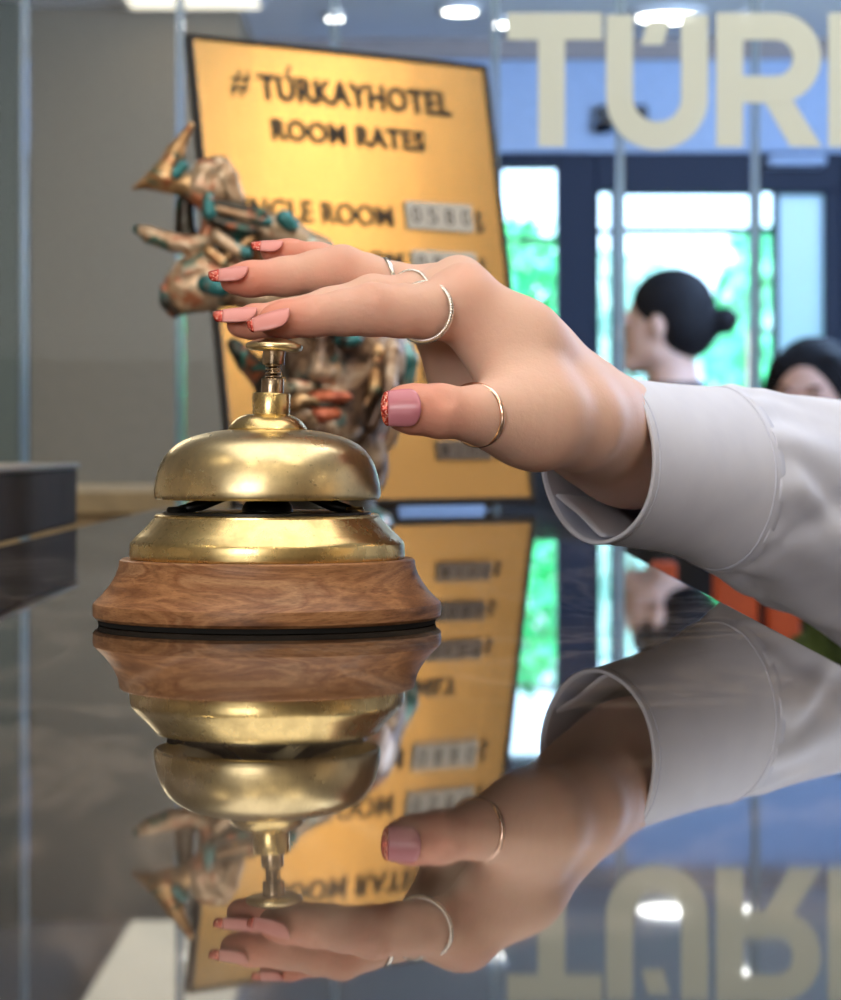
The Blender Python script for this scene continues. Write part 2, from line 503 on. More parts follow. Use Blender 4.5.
    M_['eye'] = plain('dark_eye', (.02, .012, .01), .2)
    M_['pot'] = plain('clay_pot', (.25, .10, .05), .7)
    M_['shoe'] = plain('black_shoe', (.01, .01, .01), .3)
    M_['lamp'] = emit('lamp_glow', (1, .97, .9), 14)
    M_['lamp_panel'] = emit('panel_glow', (1, .90, .72), 1.3)
    M_['lamp_warm'] = emit('warm_lamp_glow', (1, .80, .50), 60)
    M_['strip_warm'] = emit('warm_strip_glow', (1, .66, .30), 13)
    M_['strip_soft'] = emit('soft_strip_glow', (1, .84, .56), .8)
    M_['white_paint'] = plain('white_enamel', (.8, .8, .8), .4)


mats()

# ------------------------------------------------------------------ the room
CEIL = CZ + 1.203
BY = 7.9          # lobby end wall
TY = 7.3          # taupe wall of the back office


def X(px, D): return (px - CX) / F * D


def Z(py, D): return CZ - (py - YH) / F * D


def struct(name, mb, m, **kw):
    o = mb.build(name, m, **kw); o['kind'] = 'structure'; return o


struct('floor', MB().box((-3, -3, -.1), (3.5, BY + .2, 0)), M_['floor'])
struct('ceiling', MB().box((-3, -3, CEIL), (3.5, BY + .2, CEIL + .1)), M_['ceiling'])
struct('wall_left', MB().box((-3.1, -3, 0), (-3, TY + .1, CEIL)), M_['wall_warm'])
struct('wall_right', MB().box((3.5, -3, 0), (3.6, BY + .2, CEIL)), M_['wall_warm'])
struct('wall_front', MB().box((-3, -3.1, 0), (3.5, -3, CEIL)), M_['wall_warm'])
xL = X(23, TY); xR = X(240, TY)
struct('wall_office', MB().box((xL, TY, 0), (xR, TY + .1, CEIL)), M_['wall_taupe'])
struct('wall_office_side', MB().box((-3, TY - .12, 0), (xL, TY + .1, CEIL)), M_['wall_green'])
struct('wall_partition', MB().box((xR - .1, TY + .1, 0), (xR, BY, CEIL)), M_['wall_taupe'])
# end wall with the entrance opening: opening x from px 498 to 834, up to y 150
ox0, ox1, oz = X(497, BY), X(838, BY), Z(152, BY)
wb = MB().box((xR - .1, BY, oz), (3.5, BY + .15, CEIL)).box((xR - .1, BY, 0), (ox0, BY + .15, oz)).box((ox1 + .55, BY, 0), (3.5, BY + .15, oz))
struct('wall_back', wb, M_['wall_blue'])
struct('trim_1', MB().box((xR, BY - .04, Z(60, BY)), (3.5, BY, Z(40, BY))), M_['cornice'])

# entrance frames
DY = BY + .02


def bar(mb, x0, x1, y0, y1, d0=DY, d1=DY + .08):
    mb.box((X(x0, BY), d0, Z(y1, BY)), (X(x1, BY), d1, Z(y0, BY)), .004)


yb = YH + F * CZ / BY      # floor line at the end wall
wf = MB()
bar(wf, 497, 503, 150, yb); bar(wf, 503, 557, 152, 167); bar(wf, 503, 557, 236, 240); bar(wf, 503, 557, 700, yb)
o = struct('window_1', wf, M_['frame'])
g = MB().box((X(503, BY), DY + .03, Z(700, BY)), (X(557, BY), DY + .035, Z(167, BY))).build('pane', M_['door_glass'], o)
wf = MB()
bar(wf, 557, 597, 150, yb); bar(wf, 597, 850, 150, 190, DY, DY + .1); bar(wf, 612, 618, 190, yb)
o = struct('trim_2', wf, M_['frame'])
wf = MB()
bar(wf, 597, 600, 190, yb); bar(wf, 612, 618, 190, yb, DY - .02, DY + .03); bar(wf, 600, 612, 228, 232)
o = struct('window_2', wf, M_['frame'])
MB().box((X(600, BY), DY + .03, .02), (X(612, BY), DY + .035, Z(190, BY))).build('pane', M_['door_glass'], o)
dr = MB()
bar(dr, 618, 624, 190, yb); bar(dr, 752, 760, 190, yb); bar(dr, 624, 752, 226, 232); bar(dr, 624, 752, 187, 193)
o = struct('door_1', dr, M_['frame'])
MB().box((X(624, BY), DY + .03, .02), (X(752, BY), DY + .035, Z(193, BY))).build('pane', M_['door_glass'], o)
MB().tube([(X(748, BY), DY - .05, Z(330, BY)), (X(748, BY), DY - .05, Z(330, BY) - .35)], .012).build('door_handle', M_['chrome'], o)
dr = MB()
bar(dr, 760, 763, 190, yb); bar(dr, 775, 780, 190, yb); bar(dr, 763, 775, 226, 232)
o = struct('window_3', dr, M_['frame'])
MB().box((X(763, BY), DY + .03, .02), (X(775, BY), DY + .035, Z(190, BY))).build('pane', M_['door_glass'], o)
dr = MB()
bar(dr, 826, 842, 190, yb); bar(dr, 780, 826, 187, 193); bar(dr, 842, 900, 150, yb)
o = struct('door_2', dr, M_['frame'])
MB().box((X(780, BY), DY + .03, .02), (X(826, BY), DY + .045, Z(193, BY))).build('frosted_pane', M_['frost'], o)
bo = MB().box((X(765, BY), BY - .10, Z(168, BY)), (X(822, BY), BY + .02, Z(158, BY)), .008)
o = bo.build('door_closer', M_['wall_blue']); tag(o, 'pale blue grey door closer above the frosted door leaf', 'door closer')

# outside: paving, planting
ob = MB().box((-8, BY + .2, -.1), (14, 24, -.02)).build('paving', M_['ground']); ob['kind'] = 'structure'
ob = MB().box((-8, 15, 0), (14, 15.2, 1.0)).build('garden_wall', M_['ground']); ob['kind'] = 'structure'


def shrub(cx, cy, rx, h, n, m, label, z0=0., group=None, name='shrub', cat='shrub', ls=(.05, .13)):
    rt = empty(name, (cx, cy, z0), label, cat, group)
    V = []; Fc = []
    for i in range(n):
        th = random.uniform(0, 6.283); zz = random.uniform(.03, 1); rr = rx * math.sqrt(random.random()) * (0.45 + .75 * math.sin(math.pi * min(.95, zz * .8 + .15)))
        c = Vector((rr * math.cos(th), rr * math.sin(th), zz * h))
        L = random.uniform(*ls); W = L * .28
        d = Vector((random.gauss(0, 1), random.gauss(0, 1), random.gauss(.5, .7))).normalized(); u = d.orthogonal().normalized()
        u = (Matrix.Rotation(random.uniform(0, 6.28), 3, d) @ u); nn = d.cross(u)
        b = len(V)
        V += [c - d * L, c + u * W + nn * L * .08, c + d * L, c - u * W + nn * L * .08, c + nn * L * .12]
        Fc += [(b, b + 1, b + 4), (b + 1, b + 2, b + 4), (b + 2, b + 3, b + 4), (b + 3, b, b + 4)]
    me = bpy.data.meshes.new('foliage'); me.from_pydata([tuple(x) for x in V], [], Fc)
    link('foliage', me, m, rt)
    st = MB()
    for k in range(5):
        a = random.uniform(0, 6.28); st.tube([(0, 0, 0), (math.cos(a) * rx * .3, math.sin(a) * rx * .3, h * .45), (math.cos(a) * rx * .55, math.sin(a) * rx * .55, h * .85)], [.02, .014, .006], 6)
    st.build('stem', M_['pot'], rt, smooth=True)
    return rt


SH = [(.35, 11.6, .42, 2.15, 'leaf', 'bright green shrub outside the narrow left window'),
      (.98, 13.0, .46, 2.1, 'leaf2', 'pale green shrub outside behind the hair bun of the standing woman'),
      (1.55, 11.2, .38, 2.1, 'leaf', 'bright green shrub outside at the right of the glass door'),
      (1.02, 9.9, .26, .9, 'leaf', 'low green shrub outside close to the glass door'),
      (2.45, 12.6, .5, 2.2, 'leaf2', 'pale green shrub outside behind the frosted door leaf')]
for x, y, r, h, m, lb in SH: shrub(x, y, r, h, 1700, M_[m], lb, group='shrubs outside the entrance')

# ceiling lamps


def disc_lamp(px, py, rad, label, m='lamp'):
    D = (CEIL - CZ) * F / (YH - py)
    rt = empty('ceiling_lamp', (X(px, D), D, CEIL), label, 'ceiling lamp')
    MB().lathe([(0, 0), (rad * 1.25, 0), (rad * 1.25, -.012), (rad, -.02), (rad, -.012), (0, -.012)], 40).build('trim_ring', M_['white_paint'], rt, angle=40)
    MB().lathe([(0, -.0125), (rad * .97, -.0125), (rad * .9, -.022), (0, -.026)], 40).build('diffuser', M_[m], rt, angle=40)
    return rt


disc_lamp(668, 11, .085, 'large round white ceiling lamp above the letter Ü on the glass')
disc_lamp(460, 5, .045, 'small round ceiling lamp above the gold sign')
disc_lamp(500, 18, .022, 'tiny round downlight beside the letter T on the glass')
disc_lamp(748, 12, .020, 'tiny round downlight above the letter R on the glass')
disc_lamp(335, 12, .022, 'tiny round downlight just above the top edge of the gold sign')
disc_lamp(490, -31, .035, 'round downlight mirrored in the counter beneath the hand')
disc_lamp(735, -45, .035, 'round downlight mirrored in the counter at the right')
rt = empty('ceiling_light_panel', (X(176, 6.6), 6.6, CEIL), 'square cream ceiling light panel at the top left', 'ceiling light')
MB().box((-.19, -.62, -.02), (.19, .62, 0), .005).build('frame', M_['white_paint'], rt)
MB().box((-.175, -.605, -.0205), (.175, .605, -.018)).build('diffuser', M_['lamp_panel'], rt)
# warm downlights of the reception, above and behind the camera
for i, (x, y, lb) in enumerate([(-.75, -.9, 'left'), (-.1, -1.3, 'middle'), (.75, -1.0, 'right'), (-.95, .35, 'far left'), (.55, .1, 'far right'), (-.35, -.2, 'near left'), (.15, -.45, 'near right')]):
    rt = empty('downlight', (x, y, CEIL), 'warm round downlight over the reception counter, the %s one' % lb, 'ceiling lamp')
    MB().lathe([(0, 0), (.06, 0), (.06, -.01), (.048, -.014), (0, -.012)], 32).build('trim_ring', M_['white_paint'], rt, angle=40)
    MB().lathe([(0, -.0125), (.046, -.0145), (.04, -.02), (0, -.024)], 32).build('diffuser', M_['lamp_warm'], rt, angle=40)
for (p0, p1, w_, m, lb) in [((1.60, 1.79), (3.1, 1.23), .035, 'strip_warm', 'added narrow amber light strip out of view, for the streak on the gold sign'), ((1.55, 1.62), (3.0, 1.08), .12, 'strip_soft', 'added wide warm white light strip out of view, brightening the gold sign')]:  # added ceiling strips, unseen, lined up to be mirrored in the gold sign
    L_ = math.hypot(p1[0] - p0[0], p1[1] - p0[1])
    rt = empty('added_sign_strip', ((p0[0] + p1[0]) / 2, (p0[1] + p1[1]) / 2, CEIL), lb, 'ceiling light', rz=math.atan2(p1[1] - p0[1], p1[0] - p0[0]))
    MB().box((-L_ / 2 - .01, -w_ - .01, -.015), (L_ / 2 + .01, w_ + .01, 0), .003).build('housing', M_['white_paint'], rt)
    MB().box((-L_ / 2, -w_, -.02), (L_ / 2, w_, -.0145), .001).build('diffuser', M_[m], rt)
# emergency spotlight over the entrance
c = P(622, 116, BY - .05)
rt = empty('emergency_spotlight', (c.x, BY, c.z), 'dark twin head emergency light on the wall behind the letter Ü', 'wall light')
MB().box((-.075, -.09, -.02), (.075, 0, .03), .01).build('housing', M_['black'], rt)
for s in (-1, 1):
    MB().lathe([(0, -.03), (.02, -.03), (.032, 0), (.03, .002), (0, 0)], 24, Matrix.Translation((s * .055, -.07, -.035)) @ Matrix.Rotation(R(150), 4, 'X')).build('lamp_head', M_['chrome'], rt, angle=40)

# ------------------------------------------------------------------ reception counter
LW, RW = -.2335, .1090
YE = 2.335        # far end of the counter
rc = empty('reception_counter', (0, 0, 0), 'long reception counter with a dark polished stone top', 'counter')
MB().box((LW, -.15, TOP - .03), (RW, YE, TOP), .0018, 3).build('stone_top', M_['stone'], rc)
MB().box((LW + .04, -.15, 0), (RW - .03, YE - .03, TOP - .03)).build('front_panel', M_['panel'], rc)
MB().box((LW + .05, -.16, .0), (RW - .04, YE - .02, .09)).build('plinth', M_['black'], rc)

# tan wooden cabinet of the back office
cb = empty('office_cabinet', (X(40, 3.6), 3.6, 0), 'tan wooden cabinet standing beyond the counter, under the taupe wall', 'cabinet')
zc = Z(491, 3.4)
MB().box((-1.1, -.2, 0), (.28, .35, zc - .03), .003).build('body', M_['oak'], cb)
MB().box((-1.12, -.22, zc - .03), (.30, .37, zc), .004).build('worktop', M_['oak'], cb)
for k in range(3):
    d = MB().box((-1.08 + k * .45, -.218, .08), (-.65 + k * .45, -.2, zc - .05), .003).build('door', M_['oak'], cb)
    MB().tube([(-.72 + k * .45, -.235, .8), (-.72 + k * .45, -.235, .92)], .006, 10).build('handle', M_['chrome'], d)

# dark leather tray / box on the counter at left
a = P(77, 524, 1.86); a.z = TOP
dirv = Vector((X(0, 1.50) - a.x, 1.50 - a.y, 0)).normalized()
bt = empty('leather_box', (a.x, a.y, TOP), 'low black leather box on the counter at the left edge', 'box', rz=math.atan2(dirv.y, dirv.x))
bh = .0435
MB().box((0, -.16, 0.0005), (.42, 0, bh - .004), .002).build('body', M_['leather'], bt)
MB().box((-.002, -.162, bh - .0038), (.422, .002, bh), .0015).build('lid', M_['leather_rim'], bt)

# ------------------------------------------------------------------ glass strips with frosted letters
GY = 2.385
joints = [-131, 25, 180, 335, 495, 620, 755, 890, 1025]
gz0, gz1 = Z(556, GY), CEIL - .035
for a, b in zip(joints, joints[1:]):
    xa, xb = X(a, GY) + .0006, X(b, GY) - .0006
    pos = {-131: 'outermost at the left', 25: 'in front of the taupe wall', 180: 'at the left edge of the gold sign', 335: 'behind the middle of the gold sign',
           495: 'carrying the letter T', 620: 'carrying the letter Ü', 755: 'carrying the letter R', 890: 'outermost at the right'}[a]
    g = empty('glass_panel', ((xa + xb) / 2, GY, gz0), 'clear glass panel of the screen, %s' % pos, 'glass panel', 'glass screen panels')
    hw = (xb - xa) / 2
    MB().box((-hw + .0036, -.003, 0), (hw - .0036, .003, gz1 - gz0)).build('pane', M_['glass'], g)
    for s in (-1, 1):
        x0 = min(s * hw, s * (hw - .0035)); x1 = max(s * hw, s * (hw - .0035))
        MB().box((x0, -.004, 0), (x1, .004, gz1 - gz0), .0012).build('polished_edge', M_['edge'], g)
tr = MB().box((X(-131, GY), GY - .02, gz1), (X(1025, GY), GY + .02, gz1 + .03), .002)
for a in joints: tr.tube([(X(a, GY), GY, gz1 + .02), (X(a, GY), GY, CEIL)], .003, 10)
o = tr.build('hanging_rail', M_['chrome'], angle=40); tag(o, 'slim chrome rail near the ceiling from which the glass panels hang', 'rail')


def circ(cx, cz, r, a0, a1, n, sx=1, sz=1):
    return [(cx + sx * r * math.cos(R(a0 + (a1 - a0) * k / n)), cz + sz * r * math.sin(R(a0 + (a1 - a0) * k / n))) for k in range(n + 1)]


def letter(label, polys, name='letter'):
    mb = MB()
    for poly in polys: mb.prism([(X(x, GY - .004), Z(y, GY - .004)) for x, y in poly], GY - .0055, GY - .0040)
    o = mb.build(name, M_['vinyl']); tag(o, label, 'letter', 'frosted letters on the glass screen')


def strip(outer, inner):
    return [[outer[i], outer[i + 1], inner[i + 1], inner[i]] for i in range(len(outer) - 1)]


letter('cream frosted letter T on the glass screen', [[(507, 13), (602, 13), (602, 40), (565, 40), (565, 147), (538, 147), (538, 40), (507, 40)]])
# U with the slanted accent between its arms
ou = [(606, 15)] + [(657 - 51 * math.cos(R(t)), 98 + 52 * math.sin(R(t))) for t in range(0, 181, 9)] + [(708, 15)]
iu = [(633, 15)] + [(657 - 24 * math.cos(R(t)), 98 + 24 * math.sin(R(t))) for t in range(0, 181, 9)] + [(681, 15)]
letter('cream frosted letter Ü on the glass screen', strip(ou, iu) + [[(648, 20), (670, 20), (663, 45), (641, 45)]])
orr = [(716, 13), (770, 13)] + [(778 + 43 * math.sin(R(t)), 58 - 45 * math.cos(R(t))) for t in range(0, 181, 12)] + [(770, 103), (716, 103)]
irr = [(743, 40), (765, 40)] + [(775 + 18 * math.sin(R(t)), 58 - 18 * math.cos(R(t))) for t in range(0, 181, 12)] + [(765, 76), (743, 76)]
letter('cream frosted letter R on the glass screen', strip(orr, irr) + [[(716, 13), (743, 40), (743, 76), (716, 103)]] + [[(716, 103), (743, 103), (743, 147), (716, 147)], [(765, 103.2), (793, 101), (822, 147), (790, 147)]])
letter('cream frosted letter K on the glass screen at the right edge', [[(828, 13), (855, 13), (855, 147), (828, 147)], [(855, 66), (890, 13), (922, 13), (878, 76), (925, 147), (892, 147), (859, 96), (855, 100)]])
letter('cream frosted letter A on the glass screen beyond the right edge', [[(930, 147), (975, 13), (1005, 13), (1050, 147), (1020, 147), (1012, 122), (968, 122), (960, 147)]])

# ------------------------------------------------------------------ gold room rates sign
th, ph, SW, SHH = .64023, .17803, .3089, .391
br = Vector((X(536, 2.284), 2.284, Z(503, 2.284)))
dd = Vector((math.cos(th), math.sin(th), 0)); nb = Vector((-math.sin(th), math.cos(th), 0))
up = Vector((0, 0, 1)) * math.cos(ph) + nb * math.sin(ph)
bl = br - dd * SW
nrm = dd.cross(up)            # points to the viewer's side or away; fixed below
if nrm.y > 0: nrm = -nrm
# local frame: x = dd, y = away (-nrm), z = up
MS = Matrix((dd, -nrm, up)).transposed().to_4x4(); MS.translation = bl
sg = bpy.data.objects.new('rates_sign', None); COL.objects.link(sg); sg.matrix_world = MS
tag(sg, 'gold room rates sign in a thin black frame leaning back on the counter', 'sign')


def uv(px, py):
    d = Vector(((px - CX) / F, 1, -(py - YH) / F)); o = Vector((0, 0, CZ))
    t = (bl - o).dot(nrm) / d.dot(nrm); q = MS.inverted() @ (o + d * t)
    return q.x, q.z


MB().box((.004, .0005, .004), (SW - .004, .003, SHH - .004)).build('gold_plate', M_['gold'], sg)
fr = MB()
fr.box((0, -.002, 0), (SW, .006, .0055), .001).box((0, -.002, SHH - .004), (SW, .006, SHH), .001)
fr.box((0, -.002, 0), (.0045, .006, SHH), .001).box((SW - .0045, -.002, 0), (SW, .006, SHH), .001)
fr.box((.003, .003, .003), (SW - .003, .006, SHH - .003))
fr.build('frame', M_['sign_black'], sg)
# prop at the back and two feet
MB().box((SW * .46, .006, -.004), (SW * .54, .010, SHH * .7), 0).build('back_board', M_['sign_black'], sg)
ft = MB()
Li = MS.inverted()
for u in (.05, SW - .05):
    c0 = Vector((u, .002, .001)); c1 = Li @ Vector(((MS @ c0).x, (MS @ c0).y, TOP + .001))
    ft.tube([c0, c1], .004, 12)
c0 = Vector((SW * .5, .009, SHH * .6)); w0 = MS @ c0; w1 = Vector((w0.x, w0.y, TOP)) + nb * -.01
w1 = Vector((w0.x - .0, min(w0.y + .02, YE - .03), TOP + .003)); ft.tube([c0, Li @ w1], .003, 10)
ft.build('stand', M_['sign_black'], sg, smooth=True)


def text(body, u0, v0, u1, v1, m, parent, name, bold=.012, y=-.0004, depth=.0004, label=None):
    """text between left/right u0..u1 on the line from v0 (left) to v1, in the sign's plane"""
    cu = bpy.data.curves.new(name, 'FONT'); cu.body = body; cu.size = 1; cu.offset = bold; cu.space_character = 1 + 3.2 * max(0, bold); cu.extrude = .01; cu.resolution_u = 4
    t = bpy.data.objects.new('t', cu); COL.objects.link(t)
    bpy.context.view_layer.update()
    me = bpy.data.meshes.new_from_object(t.evaluated_get(bpy.context.evaluated_depsgraph_get()))
    bpy.data.objects.remove(t); bpy.data.curves.remove(cu)
    co = np.array([v.co for v in me.vertices]); lo = co.min(0); hi = co.max(0)
    return me, co, lo, hi


def sign_text(body, x0, y0, x1, y1, hpx, m='sign_ink', bold=.012, name='lettering', parent=None, y=-.0004):
    """baseline from photo point (x0,y0) to (x1,y1) on the plate, cap height about hpx"""
    me, co, lo, hi = text(body, 0, 0, 0, 0, None, None, name, bold)
    a = uv(x0, y0); b = uv(x1, y1); top_ = uv(x0, y0 - hpx)
    H = abs(top_[1] - a[1]); W = b[0] - a[0]; base = (a[1] + b[1]) / 2
    for v in me.vertices:
        tx = (v.co.x - lo[0]) / (hi[0] - lo[0]); ty = (v.co.y - max(lo[1], -.001)) / .73
        if body == '#': tx = tx + .3 * (ty - .5)
        v.co = (a[0] + tx * W, y + (.0006 if v.co.z > 0 else -.0002) * -1, base + ty * H)
    o = link(name, me, M_[m], parent or sg)
    return o


sign_text('#', 233, 93, 252, 95, 28, bold=-.005)
sign_text('TURKAYHOTEL', 260, 97, 452, 117, 25, bold=.028)
a_ = uv(290, 66); b_ = uv(286, 79)
MB().tube([(a_[0], -.0006, a_[1]), (b_[0], -.0006, b_[1])], .0012, 8).build('lettering', M_['sign_ink'], sg)
sign_text('ROOM RATES', 273, 137, 426, 153, 21, bold=.028)
sign_text('SINGLE ROOM', 232, 216, 394, 228, 22, bold=.012)
sign_text('DOUBLE ROOM', 232, 263, 404, 274, 22, bold=.012)
sign_text('FAMILY', 395, 340, 458, 345, 19, bold=.012)


def plate(x0, y0, x1, y1, m, digits=None):
    a = uv(x0, y1); b = uv(x1, y0); n = 4
    w_ = (b[0] - a[0]) / n
    for k in range(n):
        o = MB().box((a[0] + k * w_ + .0005, -.003, a[1]), (a[0] + (k + 1) * w_ - .0005, .0004, b[1]), .0005).build('number_tile', M_[m], sg)
        if digits:
            me, co, lo, hi = text(digits[k], 0, 0, 0, 0, None, None, 'digit', 0)
            for v in me.vertices:
                tx = (v.co.x - lo[0]) / (hi[0] - lo[0]); ty = (v.co.y - lo[1]) / (hi[1] - lo[1])
                v.co = (a[0] + k * w_ + w_ * (.24 + .52 * tx), -.0034 - (.0002 if v.co.z > 0 else 0), a[1] + (b[1] - a[1]) * (.2 + .6 * ty))
            link('digit', me, M_['sign_ink'], o)
    # lira sign after the tiles
    u = b[0] + .0045; hh = (b[1] - a[1]) * .85; z0 = a[1]
    mb = MB().tube([(u + .003, -.0008, z0), (u + .003, -.0008, z0 + hh)], .0008, 8)
    mb.tube([(u + .003, -.0008, z0), (u + .006, -.0008, z0 + hh * .12), (u + .0075, -.0008, z0 + hh * .4)], .0007, 8)
    mb.tube([(u, -.0008, z0 + hh * .45), (u + .0065, -.0008, z0 + hh * .72)], .0006, 8).tube([(u, -.0008, z0 + hh * .62), (u + .0065, -.0008, z0 + hh * .9)], .0006, 8)
    mb.build('currency_mark', M_['sign_ink'], sg)


plate(407, 206, 470, 229, 'plate_white', '0580')
plate(413, 254, 474, 277, 'plate_white', '0880')
plate(425, 362, 480, 381, 'plate_grey', '0980')
plate(430, 401, 483, 420, 'plate_grey', '1080')
plate(437, 441, 489, 460, 'plate_grey', '1200')
sign_text('TRIPLE', 272, 379, 380, 381, 20, bold=.0)
sign_text('FAMILY', 272, 418, 380, 420, 20, bold=.0)
sign_text('SUITE', 275, 457, 370, 459, 20, bold=.0)

# ------------------------------------------------------------------ desk bell
BD = .84; s_ = BD / F
bell = empty('desk_bell', (X(267.5, BD), BD, TOP), 'brass desk bell on a round walnut base, pressed by the hand', 'desk bell')


def zz(py): return (623 - py) * s_


def pr(L): return [(r * s_, zz(y)) for r, y in L]


MB().lathe([(0, .0002), (168 * s_, .0002), (169 * s_, .0018), (0, .0018)], 96).build('felt_pad', M_['felt'], bell, angle=40)
wood = [(0, 617.3), (171, 617.3), (173.5, 614.5), (173.8, 605.5), (173, 602), (169, 598)]
for k in range(1, 13):
    t = k / 12; wood.append((169 - 21.5 * (1 - (1 - t) ** 1.7), 598 - 37 * t ** 1.05))
wood += [(147, 559.5), (145, 558.2), (0, 558.2)]
MB().lathe(pr(wood), 128).build('wooden_base', M_['walnut'], bell, angle=30)
pl = [(0, 558), (136.8, 558), (137.6, 556), (137, 544), (136, 541.5), (133.5, 539), (131, 536)]
for k in range(1, 9):
    t = k / 8; pl.append((131 - 18.5 * (t ** .92), 536 - 19 * t))
pl += [(112.2, 515.2), (110.5, 514), (0, 514)]
MB().lathe(pr(pl), 128).build('brass_plinth', M_['brass2'], bell, angle=28)
dome = [(111.5, 499), (113.3, 496), (113.2, 490), (112, 482), (110, 474), (107, 464.5), (103, 457), (98, 450.5), (91, 444.5), (83, 440), (74, 436.5), (63, 433.5), (52, 431.3), (40, 429.8), (30, 429), (0, 428.6)]
inn = [(0, 432), (40, 433), (60, 436.5), (80, 443.5), (95, 453), (103, 463), (107, 476), (109.5, 490), (110, 499)]
MB().lathe(pr(inn + dome), 128).build('dome', M_['brass'], bell, angle=60)
cap = [(0, 431), (38.5, 431), (39.5, 429), (38, 426), (34, 421), (28, 417), (21, 414.3), (0, 413.5)]
MB().lathe(pr(cap), 96).build('dome_cap', M_['brass2'], bell, angle=50)
# inner works, seen through the gap
MB().lathe(pr([(0, 514.2), (104, 514.2), (104, 511.8), (0, 511.8)]), 96).build('base_disc', M_['black'], bell, angle=30)
wk = MB().lathe(pr([(26, 512), (25, 506), (20, 500), (10, 494), (0, 492)]), 40)
wk.build('gong_hub', M_['black'], bell, angle=40)
for sx in (-1, 1):
    wk = MB()
    wk.tube([(sx * 88 * s_, -30 * s_, zz(510)), (sx * 66 * s_, -20 * s_, zz(505)), (sx * 44 * s_, -10 * s_, zz(496)), (sx * 12 * s_, 0, zz(470))], [4 * s_, 6 * s_, 6 * s_, 5 * s_], 12)
    wk.build('striker_arm', M_['black'], bell, smooth=True)
    MB().lathe([(r * s_, z * s_) for r, z in [(0, 0), (9, 0), (10, 3), (8, 5.5), (0, 6)]], 24, Matrix.Translation((sx * 88 * s_, -34 * s_, zz(511.8)))).build('screw', M_['brass_dark' if sx > 0 else 'black'], bell, angle=40)
# plunger leaning slightly to the right
lean = Matrix.Translation((3.0 * s_, 0, zz(428))) @ Matrix.Rotation(R(2.6), 4, 'Y') @ Matrix.Translation((0, 0, -zz(428)))
MB().lathe(pr([(0, 418), (18.2, 418), (18.6, 416), (18.6, 394.5), (17.6, 393.2), (0, 393.2)]), 64, lean).build('collar', M_['brass2'], bell, angle=40)
MB().lathe(pr([(0, 394), (11.3, 394), (11.5, 380), (10.8, 378.8), (0, 378.8)]), 48, lean).build('sleeve_nut', M_['brass_dark'], bell, angle=40)
MB().lathe(pr([(0, 380), (4.2, 380), (4.2, 362), (0, 362)]), 24, lean).build('rod', M_['brass_dark'], bell, smooth=True)
sp = [lean @ Vector((6.9 * s_ * math.cos(t * .35), 6.9 * s_ * math.sin(t * .35), zz(379.5 - t * .205))) for t in range(0, 80)]
MB().tube(sp, 1.15 * s_, 8).build('spring', M_['brass_dark'], bell, smooth=True)
MB().lathe(pr([(0, 365), (10.5, 365), (11.2, 363.5), (11.2, 350), (0, 350)]), 48, lean).build('plunger', M_['brass_dark'], bell, angle=40)
MB().lathe(pr([(0, 351), (24, 351), (27.5, 349.5), (28.4, 347.5), (28.3, 345), (26.5, 343.3), (17, 340), (8, 338), (0, 337.5)]), 72, lean).build('push_button', M_['brass'], bell, angle=50)

# ------------------------------------------------------------------ the hand and arm
def J(px, py, D, rpx): return (tuple(P(px, py, D)), rpx * D / F)


me_ = empty('person', P(620, 447, .935), 'person in a white cotton shirt reaching in from the right to press the bell', 'person')
pr_ = []
idx_ = [J(273, 321, .843, 15.5), J(284, 319.5, .844, 18.5), J(312, 316.5, .846, 20), J(345, 312.5, .849, 22.5), J(372, 310, .851, 25.5), J(400, 311, .854, 26), J(430, 311, .858, 27.5), J(462, 304, .866, 33)]
mid_ = [J(240, 324, .862, 14), J(254, 322, .863, 17), J(285, 318, .866, 18), J(330, 308, .872, 20), J(372, 299, .877, 23), J(410, 297, .880, 23), J(458, 291, .884, 28)]
rng_ = [J(234, 280, .884, 14.5), J(250, 279, .885, 17.5), J(285, 276.5, .888, 19), J(318, 272, .891, 21.5), J(342, 270, .893, 23.5), J(366, 277, .894, 22.5), J(395, 285, .895, 22), J(445, 294, .900, 26)]
pin_ = [J(271, 251, .905, 11.5), J(290, 253, .906, 13.5), J(318, 258, .909, 15), J(350, 268, .912, 17), J(390, 282, .914, 17), J(436, 296, .916, 20)]
thb_ = [J(402, 408, .832, 21.5), J(412, 409, .832, 24.5), J(440, 411, .835, 26.5), J(470, 414, .840, 25.5), J(500, 416, .848, 30), J(535, 418, .858, 42), J(575, 422, .878, 43), J(612, 442, .925, 40)]
K = .0025
pr_ += chain(idx_, K) + chain(mid_, K) + chain(rng_, K) + chain(pin_, K)
palm = [(J(462, 304, .866, 33), J(520, 346, .872, 41), .008), (J(520, 346, .872, 41), J(588, 414, .902, 45), .010),
        (J(458, 291, .884, 28), J(530, 350, .896, 36), .008), (J(530, 350, .896, 36), J(598, 420, .925, 42), .010),
        (J(445, 294, .900, 26), J(530, 356, .910, 36), .008), (J(530, 356, .910, 36), J(600, 424, .932, 40), .010),
        (J(436, 296, .916, 22), J(500, 360, .922, 36), .008), (J(500, 360, .922, 36), J(594, 428, .935, 40), .010),
        (J(424, 318, .899, 20), J(468, 372, .908, 34), .008), (J(468, 372, .908, 34), J(560, 412, .925, 42), .010)]
for a, b, k in palm: pr_.append(cone(a[0], b[0], a[1], b[1], k))
pr_ += chain(thb_[:5], K) + chain(thb_[4:], .010)
